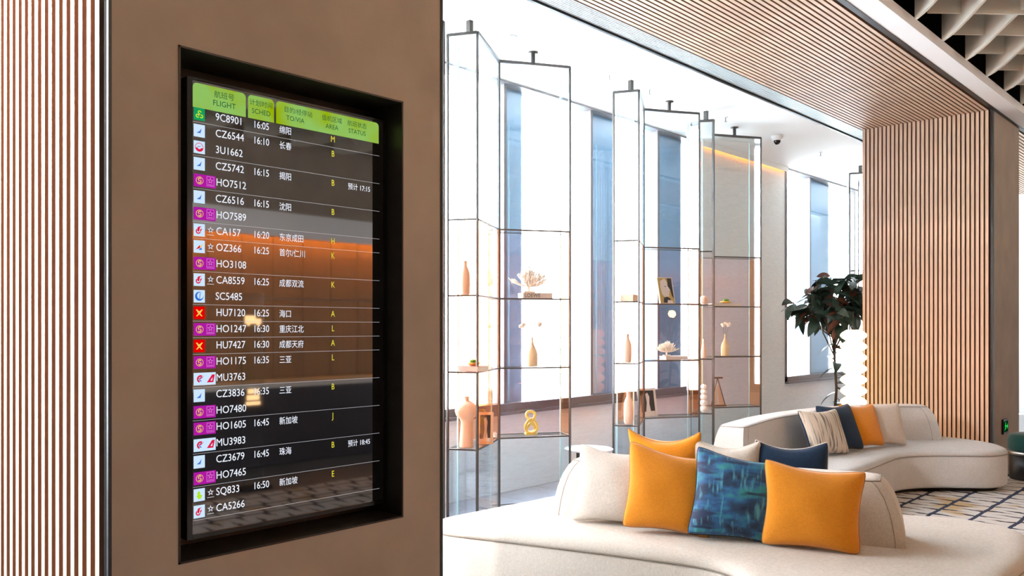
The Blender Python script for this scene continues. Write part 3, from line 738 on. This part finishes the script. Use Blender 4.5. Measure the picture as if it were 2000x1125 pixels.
cushion('teal blue cushion between the striped and the orange cushion on far sofa', (-3.21, 8.04, cz+.0), R(72), R(21), M['navy'], M['navy_pipe'], .50, .48, seed=9, group=G3)
cushion('orange cushion on the far sofa between teal and pale cushions', (-3.12, 8.36, cz), R(62), R(22), M['orange'], M['orange_pipe'], .44, .46, seed=10, group=G3)
cushion('pale linen cushion behind the orange one on the far sofa', (-3.02, 8.68, cz-.01), R(58), R(20), M['cream'], M['cream'], .46, .45, seed=11, group=G3)

# ------------------------------------------------------------------ glass display shelving
SH = [2.448, 1.855, 1.257, .655]; TOP = 3.895
F0 = [(-4.875, 4.50), (-4.658, 4.611), (-5.018, 5.232), (-4.687, 5.786)]
B0 = [(-4.99, 4.72), (-5.233, 5.36), (-4.902, 5.914)]
def shelf_unit(dy, label, dx=0):
    F = [Vector((x+dx, y)) for x, y in F0]; B = [Vector((x+dx, y)) for x, y in B0]
    c = Vector((-4.92+dx, 5.2)); F = [p-c for p in F]; B = [p-c for p in B]
    s = thing('glass_shelf', label, 'shelf', (c.x, c.y+dy, 0), 0, 'folded glass display shelves by the windows')
    poly = [F[0], F[1], F[2], F[3], B[2], B[1], B[0]]
    boxes('ceiling_rod', [(-.02+ (F[1].x+F[0].x)/2, -.02+(F[0].y+F[1].y)/2+.08, TOP, .02+(F[1].x+F[0].x)/2, .02+(F[0].y+F[1].y)/2+.08, CH)], M['post'], s)
    m_ = (F[2]+F[3])/2+Vector((-.05, .03))
    rod = lathe('ceiling_rod', [(.02, 0), (.02, CH-TOP-.012), (.045, CH-TOP-.011), (.045, CH-TOP)], M['post'], s, 14, loc=(m_.x, m_.y, TOP))
    for p in F: boxes('post', [(p.x-.008, p.y-.008, 0, p.x+.008, p.y+.008, TOP)], M['post'], s)
    for p in B: boxes('glass_edge_strip', [(p.x-.005, p.y-.005, 0, p.x+.005, p.y+.005, TOP-.01)], M['g_edge'], s)
    prism('top_panel', [tuple(p) for p in poly], TOP-.012, TOP-.002, M['g_shelf'], s)
    for a, b in ((0, 1), (1, 2), (2, 3)): slab('top_rail', F[a], F[b], TOP-.02, TOP+.004, .026, M['post'], s)
    for z in SH+[.03]:
        sh = prism('shelf_board', [tuple(p) for p in poly], z-.010, z, M['g_shelf'], s)
        ed = None
        for a, b in ((F[0], F[1]), (F[1], F[2]), (F[2], F[3])): slab('front_edge', a, b, z-.012, z+.001, .012, M['post'], sh)
        for a, b in ((F[3], B[2]), (B[2], B[1])): slab('rear_edge', a, b, z-.008, z, .006, M['post'], sh)
    th = .008
    for z0, z1, mf in ((SH[0]+.003, TOP-.016, 'g_clear'), (.032, SH[3]-.012, 'g_blue')):
        for a, b in ((F[0], F[1]), (F[1], F[2]), (F[2], F[3]), (F[3], B[2]), (B[2], B[1]), (B[1], B[0]), (B[0], F[0])):
            d = (b-a).normalized()*.012; slab('glass_pane', a+d, b-d, z0, z1, th, M[mf], s)
    zs = [(SH[0], SH[1]), (SH[1], SH[2]), (SH[2], SH[3])]
    for z1, z0 in zs:
        for a, b, mm in ((F[3], B[2], 'g_peach'), (B[2], B[1], 'g_blush'), (B[1], B[0], 'g_peach'), (F[1], F[2], 'g_peach')):
            d = (b-a).normalized()*.012
            o = slab('tinted_pane', a+d, b-d, z0+.003, z1-.013, th, M[mm], s)
            if mm == 'g_peach': o['label'] = 'peach tinted glass pane'
    return s
shelf_unit(-1.5, 'folded glass display shelf mostly hidden behind the screen pier')
shelf_unit(0, 'folded glass display shelf next to the flight screen pier')
shelf_unit(2.19, 'middle folded glass display shelf behind the near sofa\'s orange cushions')
shelf_unit(3.724, 'folded glass display shelf before the pale wall, behind the far sofa', -.06)
shelf_unit(8.1, 'far folded glass display shelf half hidden by the slatted pier')

# shelf contents: U(i, which, along, level) -> position on a shelf
UO = [(0, 0), (0, 2.19), (-.06, 3.724)]
def U(i, seg, t_, lv, dep=.12):
    F = [Vector(p)+Vector(UO[i]) for p in F0]
    a, b = {'A': (F[0], F[1]), 'B': (F[1], F[2]), 'C': (F[2], F[3])}[seg]
    d = (b-a).normalized(); nn = Vector((-d.y, d.x)); p = a.lerp(b, t_)+nn*dep
    return (p.x, p.y, SH[lv]+.001), math.atan2(d.y, d.x)
def vase(label, pos, prof, m, group=None, name='vase'):
    o = lathe(name, prof, m, None, 24, loc=pos); tag(o, label, 'vase', group); return o
BOT = [(.0, 0), (.042, 0), (.046, .01), (.048, .08), (.047, .115), (.036, .16), (.018, .20), (.009, .235), (.008, .275), (.010, .28), (.006, .28), (.005, .2)]
TALL = [(0, 0), (.032, 0), (.040, .02), (.043, .10), (.040, .20), (.028, .245), (.017, .27), (.017, .31), (.020, .32), (.013, .32), (.012, .26)]
FLK = [(0, 0), (.030, 0), (.034, .02), (.036, .09), (.030, .15), (.016, .20), (.009, .25), (.010, .29), (.006, .29), (.005, .2)]
vg = 'ceramic bottles on the glass shelves'
def scaled(p, s_): return [(r*s_*1.12, z*s_) for r, z in p]
def flowers(pos, pts, label):
    s = thing('cotton_sprig', label, 'flowers', pos, 0, 'dried cotton sprigs in bottle vases')
    for p in pts:
        tube('stem', [(0, 0, .06), (p[0]*.25, p[1]*.25, p[2]*.55), (p[0]*.7, p[1]*.7, p[2]*.85), p], .0012, M['stem'], s, 5)
        bm = bmesh.new(); r_ = random.Random(int(p[2]*1e4))
        for q in range(6):
            r2 = bmesh.ops.create_icosphere(bm, subdivisions=2, radius=.016)
            d = Vector((r_.uniform(-1, 1), r_.uniform(-1, 1), r_.uniform(-.6, 1)))*.016
            for vv in r2['verts']: vv.co += d+Vector(p)
        me_ = bpy.data.meshes.new('cotton_boll'); bm.to_mesh(me_); bm.free(); link('cotton_boll', me_, M['petal'], s, smooth=True)
def coral(label, pos, rz, sc_=1, seed=1):
    s = thing('coral', label, 'coral', pos, rz, 'white coral pieces on the glass shelves')
    boxes('stand', [(-.045*sc_, -.03*sc_, 0, .045*sc_, .03*sc_, .014*sc_)], M['coral'], s, bevel=.003)
    tube('stem', [(0, 0, .01), (0, 0, .05*sc_)], .010*sc_, M['coral'], s, 8)
    r_ = random.Random(seed); V = []; Fc = []
    def addt(path, rr):
        v_, f_ = tube_data(path, rr, 6); b = len(V); V.extend(v_); Fc.extend([tuple(i+b for i in q) for q in f_])
    for i in range(64):
        an = r_.uniform(0, 2*PI); el = r_.uniform(.15, 1.5); ln = r_.uniform(.085, .13)*sc_*(1.0 if el < .9 else .9)
        d = Vector((math.cos(an)*math.cos(el)*1.1, math.sin(an)*math.cos(el)*.8, math.sin(el)*.95)); st = Vector((0, 0, .05*sc_))
        mid = st+d*ln*.5+Vector((0, 0, -.006)); e = st+d*ln+Vector((0, 0, .01))
        addt([st, mid, e], [.007*sc_, .006*sc_, .004*sc_])
        for q in range(3):
            d2 = (d+Vector((r_.uniform(-.8, .8), r_.uniform(-.4, .4), r_.uniform(-.2, .8)))).normalized(); b_ = mid.lerp(e, r_.uniform(.1, .9))
            addt([b_, b_+d2*.025*sc_, b_+d2*.045*sc_+Vector((0, 0, .006))], [.006*sc_, .005*sc_, .003*sc_])
    link('branches', mesh('branches', V, Fc), M['coral'], s, smooth=True)
    return s
def book(label, pos, rz, w, d, h, m, lettering=None, name='book'):
    s = thing(name, label, 'book', pos, rz, 'books on the glass shelves')
    boxes('cover', [(-w/2, -d/2, 0, w/2, d/2, .003), (-w/2, -d/2, h-.003, w/2, d/2, h), (-w/2, -d/2, 0, w/2, -d/2+.003, h)], m, s)
    boxes('pages', [(-w/2+.004, -d/2+.003, .003, w/2-.004, d/2-.004, h-.003)], M['paper'], s)
    if lettering:
        cu = bpy.data.curves.new('t', 'FONT'); cu.body = lettering; cu.size = h*.95; cu.align_x = 'LEFT'; cu.align_y = 'CENTER'
        to = bpy.data.objects.new('t', cu); COL.objects.link(to); bpy.context.view_layer.update()
        me_ = bpy.data.meshes.new_from_object(to.evaluated_get(bpy.context.evaluated_depsgraph_get())); bpy.data.objects.remove(to)
        me_.materials.clear()
        for q in me_.vertices: q.co = (-w/2+.012+q.co.x*.95, -d/2-.0006, h/2+q.co.y)
        link('spine_lettering', me_, M['print_dark'], s)
    return s
# -- first unit
p, a = U(0, 'A', .45, 1, .10); vase('peach bottle vase on the upper shelf beside the screen pier', p, scaled(TALL, .85), M['peachcer'], vg)
p, a = U(0, 'B', .12, 2, -.0); p, a = U(0, 'A', .78, 2, .07)
bk = book('pink book under a green succulent on the first glass shelf', p, R(5), .20, .14, .042, M['bookpink'])
def dish(pos, label, dm, r=.055):
    s = thing('moss_bowl', label, 'bowl', pos, 0, 'bowls of green moss')
    lathe('dish', [(0, 0), (r*.5, 0), (r*.95, .018), (r, .026), (r*.93, .026), (r*.5, .010), (0, .009)], dm, s, 20)
    bm = bmesh.new(); r_ = random.Random(3)
    for q in range(12):
        r2 = bmesh.ops.create_icosphere(bm, subdivisions=2, radius=r*.28); an = r_.uniform(0, 6.28); rr = r_.uniform(0, r*.62)
        for vv in r2['verts']: vv.co += Vector((rr*math.cos(an), rr*math.sin(an), .026+r_.uniform(0, .012)))
    me_ = bpy.data.meshes.new('moss'); bm.to_mesh(me_); bm.free(); link('moss', me_, M['green'], s, smooth=True)
dish((p[0], p[1], p[2]+.0435), 'gold dish of green succulents on the pink book', M['gold'])
# sculptural peach vase with round body on a column, lowest shelf
p, a = U(0, 'A', .50, 3, .10)
s = thing('sculptural_vase', 'peach sculptural vase with round body on a thick column, lowest first shelf', 'vase', p)
lathe('body', [(0, 0), (.055, 0), (.057, .01), (.050, .12), (.044, .20), (.055, .225), (.082, .25), (.092, .285), (.084, .325), (.05, .355), (.022, .368), (.020, .395), (.025, .40), (.015, .40)], M['peachcer'], s, 28)
def frame(label, pos, rz, w, h, lean, fm, kind):
    s = thing('picture_frame', label, 'picture frame', pos, rz, 'frames standing on the glass shelves')
    s.rotation_euler = (-lean, 0, rz)
    b = .022 if kind != 'face' else .006
    boxes('frame', [(-w/2, -.012, 0, w/2, .012, b), (-w/2, -.012, h-b, w/2, .012, h), (-w/2, -.012, b, -w/2+b, .012, h-b), (w/2-b, -.012, b, w/2, .012, h-b), (-w/2, .006, 0, w/2, .014, h)], fm, s)
    a_, c_ = w/2-b, h-b
    def pl(pts, i, l): return ([(x, -.004-l*.0006, z) for x, z in pts], i)
    if kind == 'face':
        D = [pl([(-a_, b), (a_, b), (a_, c_), (-a_, c_)], 2, 0),
             pl([(-.0*w, c_), (-.30*w, .86*h), (-.34*w, .62*h), (-.28*w, .35*h), (-.05*w, .22*h), (.10*w, .26*h), (.20*w, .30*h), (.17*w, .37*h), (.24*w, .41*h), (.20*w, .47*h), (.30*w, .53*h), (.16*w, .68*h), (.16*w, .80*h), (.08*w, .9*h)], 1, 1),
             pl([(.18*w, c_), (.18*w, .8*h), (.16*w, .68*h), (.30*w, .53*h), (.36*w, .3*h), (a_, .2*h), (a_, c_)], 0, 2),
             pl([(-.25*w, b), (-.20*w, .22*h), (.02*w, .27*h), (.22*w, .20*h), (.30*w, b)], 0, 3),
             pl([(-.10*w, .66*h), (.04*w, .68*h), (.03*w, .64*h)], 0, 3), pl([(.0*w, b), (.04*w, .14*h), (.34*w, .12*h), (.38*w, b)], 1, 4)]
        mats = [M['print_dark'], M['print_skin'], M['print_ochre']]
    else:
        D = [pl([(-a_, b), (a_, b), (a_, c_), (-a_, c_)], 0, 0), pl([(-.12*w, .18*h), (.16*w, .18*h), (.10*w, .45*h), (.14*w, .70*h), (.04*w, .85*h), (-.08*w, .80*h), (-.04*w, .5*h)], 1, 1),
             pl([(-a_, b), (a_, b), (a_, .20*h), (-a_, .16*h)], 1, 1)]
        mats = [M['print_dark'], M['print_skin']]
    V = []; Fc = []; mi = []
    for pts, i in D: q = len(V); V += pts; Fc.append(tuple(range(q, q+len(pts)))); mi.append(i)
    link('print', mesh('print', V, Fc, mi), mats, s)
    return s
p, a = U(0, 'B', .22, 3, -.02); p = (p[0]-.02, p[1]+.02, p[2])
frame('tan picture frame leaning beside the peach sculptural vase', (-4.82, 4.86, SH[3]+.001), R(40), .13, .26, R(14), M['booktan'], 'plain')
p, a = U(0, 'C', .56, 1); book('taupe book with spine lettering under the large white coral', p, a, .27, .17, .048, M['bookgrey'], 'LOEWE')
p2, a = U(0, 'C', .47, 1); coral('large white branching coral on the taupe lettered book', (p2[0], p2[1], p2[2]+.049), a, 1.15, 4)
p, a = U(0, 'C', .52, 2); vase('yellow-cream bottle vase on the first shelf below the coral', p, scaled(BOT, .92), M['ceramic'], vg)
flowers(p, [(-.06, -.06, .36), (.035, .05, .37)], 'two cotton bolls on thin stems in the first shelf bottle')
p, a = U(0, 'C', .50, 3)
s = thing('knot_sculpture', 'yellow intertwined loop sculpture on the lowest glass shelf', 'sculpture', p, a, None)
K1 = [(.040*math.sin(2*t_*2*PI/48), .016*math.cos(t_*2*PI/24), .112+.092*math.cos(t_*2*PI/48)) for t_ in range(48)]
tube('loop', K1, .0125, M['knot'], s, 10, True)
K2 = [(.054*math.sin(t_*2*PI/48), .020*math.sin(t_*2*PI/24)-.012, .078+.060*math.cos(t_*2*PI/48)) for t_ in range(48)]
tube('loop', K2, .0125, M['knot'], s, 10, True)
boxes('base', [(-.055, -.03, 0, .055, .03, .022)], M['knot'], s, bevel=.006)
# -- second unit
p, a = U(1, 'A', .6, 1, .07); book('tan boxed book on the narrow side of the middle shelf', p, R(10), .13, .12, .065, M['booktan'])
p, a = U(1, 'A', .5, 2, .09); vase('tall peach bottle vase on the middle shelf, second board from the bottom', p, scaled(TALL, .88), M['peachcer'], vg)
p, a = U(1, 'A', .55, 3, .09); vase('tall peach bottle vase on the middle shelf, lowest board', p, scaled(TALL, 1.0), M['peachcer'], vg)
p, a = U(1, 'C', .50, 1, .10); frame('book cover with a pale face in profile propped on the middle shelf', p, a+R(8), .19, .29, R(14), M['framewhite'], 'face')
p, a = U(1, 'C', .62, 2); book('grey book under the small coral on the middle shelf', p, a, .25, .17, .038, M['bookgrey'])
p2, a = U(1, 'C', .50, 2); coral('small white coral on the grey book of the middle shelf', (p2[0], p2[1], p2[2]+.039), a, .85, 9)
p, a = U(1, 'C', .16, 3, .10); frame('pale picture frame with a black and white photograph on the middle shelf', p, a+R(4), .21, .30, R(12), M['framewhite'], 'photo')
# -- third unit
p, a = U(2, 'A', .55, 1, .06); o = lathe('ball_ornament', [(.0, 0)]+[(.05*math.sin(R(q)), .05-.05*math.cos(R(q))) for q in range(15, 180, 15)]+[(.0, .1)], M['peachcer'], None, 20, loc=p); tag(o, 'round peach ball ornament on the third glass shelf', 'ornament')
p, a = U(2, 'A', .55, 2, .06); vase('slim peach bottle on the narrow side of the third shelf', p, scaled(FLK, .75), M['peachcer'], vg)
p, a = U(2, 'A', .55, 3, .06)
prof = [(0, 0)]
for q in range(5):
    rr = .046-.003*q; zc = sum((.046-.003*w_)*1.55 for w_ in range(q))
    prof += [(rr*max(.35, math.sin(R(t_))), zc+rr*.85*(1-math.cos(R(t_)))) for t_ in range(20, 175, 20)]
prof += [(.01, prof[-1][1]+.004)]
o = lathe('stacked_ball_sculpture', prof, M['coral'], None, 20, loc=p); tag(o, 'white sculpture of stacked balls on the third shelf\'s lowest board', 'sculpture')
p, a = U(2, 'C', .35, 1); book('white book under a green bowl on the third glass shelf', p, a, .36, .17, .035, M['bookwhite'])
p2, a = U(2, 'C', .38, 1); dish((p2[0], p2[1], p2[2]+.036), 'green moss bowl on the white book of the third shelf', M['gold'], .075)
p, a = U(2, 'C', .36, 2); vase('cream bottle vase with white blooms on the third shelf', p, scaled(BOT, .95), M['ceramic'], vg)
flowers(p, [(-.02, -.02, .37), (.03, .03, .375), (.0, .02, .385)], 'cluster of white cotton bolls in the third shelf bottle')
p, a = U(2, 'C', .20, 3)
s = thing('triangular_sculpture', 'brown wooden A-shaped sculpture hanging loops on the third shelf', 'sculpture', p, a)
for sx_ in (-1, 1):
    tube('leg', [(sx_*.095, -.02, .006), (0, 0, .34)], .006, M['woodbrown'], s, 6)
boxes('cross_bar', [(-.065, -.012, .33, .065, .012, .35)], M['woodbrown'], s); boxes('base', [(-.10, -.04, 0, .10, .04, .016)], M['woodbrown'], s)
for sx_ in (-1, 1):
    link('cloth_wing', mesh('cloth_wing', [(sx_*.085, -.012, .016), (sx_*.02, -.012, .016), (sx_*.008, -.012, .25), (sx_*.085, .006, .016), (sx_*.02, .006, .016), (sx_*.008, .006, .25)], [(0, 1, 2), (3, 5, 4), (0, 2, 5, 3), (1, 4, 5, 2), (0, 3, 4, 1)]), M['booktan'], s)

# ------------------------------------------------------------------ side table, stool, lamp, plant, sign, camera dome
s = thing('side_table', 'round white side table with dark post between the glass shelves and near sofa', 'table', (-4.727+.0, 6.45-.39, 0))
s.location = (-4.72, 6.10, 0)
lathe('tabletop', [(0, .488), (.215, .488), (.222, .493), (.222, .500), (.216, .505), (0, .505)], M['tabletop'], s, 48)
boxes('post', [(-.11, -.045, .01, -.07, .045, .488)], M['black'], s); lathe('base', [(0, 0), (.16, 0), (.16, .01), (0, .011)], M['black'], s, 32)

s = thing('pouf_stool', 'round dark teal velvet stool with metal band beside the far pier', 'stool', (-2.06, 10.24, 0))
lathe('seat', [(0, .30), (.20, .30), (.215, .33), (.215, .42), (.20, .465), (.15, .485), (0, .488)], M['teal'], s, 36)
lathe('metal_band', [(0, .265), (.205, .265), (.207, .28), (.205, .30), (0, .30)], M['steel'], s, 36)
lathe('base', [(0, .004), (.195, .004), (.198, .02), (.198, .265), (0, .265)], M['black'], s, 36)

s = thing('floor_lamp', 'glowing cream floor lamp of stacked rounded discs beside the slatted pier', 'lamp', (-3.775, 9.95, 0))
# slight clearance to the sofa back
s.location = (-3.83, 10.02, 0)
n_ = 11; zb, zt = .14, 1.575; H = (zt-zb)/n_
lathe('base', [(0, .0), (.14, .0), (.14, .02), (.03, .03), (.03, .14), (0, .14)], M['black'], s, 30)
for i in range(n_):
    z0 = zb+i*H; pr = [(.0, z0)]+[(.078+.072*math.sin(PI*q/10), z0+H*q/10) for q in range(11)]+[(.0, z0+H)]
    lathe('shade_disc', pr, M['lampglow'], s, 32)
tube('finial_rod', [(0, 0, zt), (0, 0, zt+.22)], .008, M['black'], s, 8)

pl = thing('rubber_plant', 'tall dark-leaved rubber plant standing between the window and slatted pier', 'plant', (-4.475, 11.05, 0))
lathe('pot', [(0, 0), (.17, 0), (.20, .02), (.22, .42), (.225, .44), (.20, .44), (.19, .40), (0, .40)], M['pot'], pl, 30)
lathe('soil', [(0, .39), (.19, .39), (.19, .405), (0, .41)], M['soil'], pl, 24)
r_ = random.Random(11)
RIGHT = Vector((math.cos(A), math.sin(A), 0))     # direction along the window wall's view, used only to spread the crown
trunk = [Vector((0, 0, .40)), Vector((.02, .02, .8)), Vector((-.01, .03, 1.2)), Vector((.02, 0, 1.6))]
tube('trunk', trunk, [.020, .018, .016, .014], M['bark'], pl, 8)
tips = []
for i in range(20):
    an = 2*PI*i/20*3.0+r_.uniform(-.2, .2); rad = r_.uniform(.10, .58); e = Vector((min(.30, math.cos(an)*rad), math.sin(an)*rad, 2.43-rad*.85+r_.uniform(-.20, .08)))
    st = trunk[2].lerp(trunk[3], r_.uniform(0, 1)); mid = st.lerp(e, .5)+Vector((0, 0, -.05))
    tube('branch', [st, mid, e], [.009, .008, .005], M['bark'], pl, 6); tips.append((mid, e))
def leafmesh(L_, Wd, droop, nm):
    n_ = 6; v = []; f = []
    for i in range(n_+1):
        t_ = i/n_; w_ = Wd*math.sin(PI*min(1, t_**.8*1.0))**.75 if 0 < i < n_ else .003; x = L_*t_; z = -droop*t_*t_*L_
        for q in (-1, 0, 1): v.append((x, q*w_, z+(.0 if q == 0 else .22*w_)))
    for i in range(n_):
        for q in (0, 1): f.append((i*3+q, (i+1)*3+q, (i+1)*3+q+1, i*3+q+1))
    b = len(v); v += [(a_, b_, c_-.0025) for a_, b_, c_ in v]; f += [tuple(x+b for x in q[::-1]) for q in f]
    rim = [0]+[i*3+2 for i in range(0, 0)]
    return mesh(nm, v, f)
LM = []
for k, (L_, Wd, dr) in enumerate(((.22, .058, .25), (.26, .064, .45), (.19, .052, .1), (.25, .058, .7))):
    for mm in ('leaf', 'leaf', 'leaf_red'):
        if mm == 'leaf_red' and k % 2: continue
        q = leafmesh(L_, Wd, dr, 'leaf'); q.materials.append(M[mm])
        for pp in q.polygons: pp.use_smooth = True
        LM.append(q)
def leaf(pos, d, i):
    q = d.normalized().to_track_quat('X', 'Z'); o = bpy.data.objects.new('leaf', LM[i % len(LM)]); COL.objects.link(o); o.parent = pl
    o.location = pos; o.rotation_mode = 'QUATERNION'
    from mathutils import Quaternion
    o.rotation_quaternion = q @ Quaternion((1, 0, 0), r_.uniform(-.8, .8)); o.scale = (1, 1, 1)
cnt = 0
for mid, e in tips:
    for k in range(13):
        t_ = .35+.65*(k/12); b = mid.lerp(e, t_); out = Vector((e.x, e.y, 0)).normalized()
        d = out*r_.uniform(.0, .8)+Vector((r_.uniform(-1, 1), r_.uniform(-1, 1), r_.uniform(-.9, .75)))
        if (b+d.normalized()*.25).x > .50: d.x = -abs(d.x)
        leaf(b, d, cnt); cnt += 1
for k in range(14):
    z = .55+k*.065; b = Vector((.02, .02, z)); an = r_.uniform(0, 6.28); leaf(b, Vector((math.cos(an), math.sin(an), r_.uniform(-.5, .2))), cnt); cnt += 1

# exit sign on the far pier
EY = 10.93; EZ = .47
s = thing('exit_sign', 'small green running-man exit sign low on the far pier', 'sign', (WX+.002, EY, EZ))
boxes('housing', [(0, -.105, -.085, .022, .105, .085)], M['black'], s, bevel=.004)
boxes('panel', [(.0222, -.085, -.062, .024, .085, .062)], M['exit_dark'], s)
def flatx(name, polys, m, parent, x):
    v = []; f = []
    for pts in polys: b = len(v); v += [(x, y, z) for y, z in pts]; f.append(tuple(range(b, b+len(pts))))
    return link(name, mesh(name, v, f), m, parent)
flatx('running_man_symbol', [circ(-.028, .040, .011), [(-.045, .025), (-.02, .028), (-.012, .0), (-.035, -.004)], [(-.035, -.0), (-.012, .002), (-.004, -.028), (-.016, -.03), (-.022, -.012)],
  [(-.035, -.0), (-.025, -.004), (-.04, -.03), (-.058, -.045), (-.064, -.038), (-.05, -.02)], [(-.02, .024), (.004, .008), (.0, .0), (-.018, .012)], [(-.045, .024), (-.062, .006), (-.056, .0), (-.038, .012)]], M['exit_green'], s, .0246)
flatx('arrow_symbol', [[(.02, .012), (.045, .012), (.045, .032), (.075, 0), (.045, -.032), (.045, -.012), (.02, -.012)]], M['exit_green'], s, .0246)

s = thing('security_camera', 'small white dome camera on the bay ceiling', 'camera', (-4.785, 10.03, CH))
lathe('mount', [(0, -.062), (.045, -.062), (.068, -.045), (.075, -.02), (.075, 0), (0, 0)], M['sandwhite'], s, 28)
lathe('dome', [(0, -.115), (.02, -.11), (.034, -.095), (.042, -.075), (.043, -.062), (0, -.062)], M['darkglass'], s, 28)
s = thing('ceiling_downlight', 'small recessed downlight in the bay ceiling near the screen pier', 'light', (-4.77, 5.126, CH))
lathe('trim_ring', [(.03, -.004), (.048, -.004), (.05, 0), (.03, 0)], M['steel'], s, 24)
lathe('lens', [(0, -.002), (.03, -.002), (.03, 0), (0, 0)], M['darkglass'], s, 20)
for y, lb in ((6.52, 'ceiling sprinkler before the middle shelf'), (7.2, 'ceiling sprinkler just above the middle glass shelf'), (8.75, 'ceiling sprinkler above the third glass shelf'), (11.38, 'ceiling sprinkler before the far window')):
    s = thing('sprinkler', 'tiny '+lb, 'sprinkler', (-4.80, y, CH), 0, 'sprinkler heads on the bay ceiling')
    lathe('escutcheon', [(0, -.006), (.022, -.006), (.026, 0), (0, 0)], M['sandwhite'], s, 16)
    lathe('head', [(0, -.055), (.016, -.052), (.016, -.048), (.005, -.045), (.006, -.006), (0, -.006)], M['steel'], s, 12)

# ------------------------------------------------------------------ hall side seen only as reflections in the screen
s = thing('reception_counter', 'long dark counter with pale top before the brown wall', 'counter', (3.9, 6.0, 0))
boxes('front', [(-.28, -3.0, 0, .28, 3.6, .90)], M['desk'], s, bevel=.01); boxes('worktop', [(-.33, -3.05, .90, .33, 3.65, .96)], M['desktop'], s, bevel=.006)
s = thing('wayfinding_post', 'slim glass post with two amber lit pictograms facing the screen', 'sign', (2.5, 4.40, 0))
boxes('glass_post', [(.0, -.12, 0, .012, .12, 1.95)], M['g_clear'], s); boxes('foot', [(-.1, -.16, 0, .1, .16, .02)], M['black'], s)
def flatn(name, polys, m, parent, x):
    return flatx(name, [p_[::-1] for p_ in polys], m, parent, x)
flatn('van_symbol', [rectp(-.09, 1.64, .03, 1.72), rectp(.03, 1.64, .09, 1.69), circ(-.05, 1.635, .018), circ(.055, 1.635, .018)], M['icon'], s, -.002)
flatn('train_symbol', [rectp(-.07, .88, .07, .93), rectp(-.06, .945, .06, .99), rectp(-.08, .83, .08, .865)], M['icon'], s, -.002)
light('wall_glow', 'SPOT', (4.3, 7.3, 1.9), 160, (1, .42, .08), (0, R(62), 0), radius=.08, spot=75)
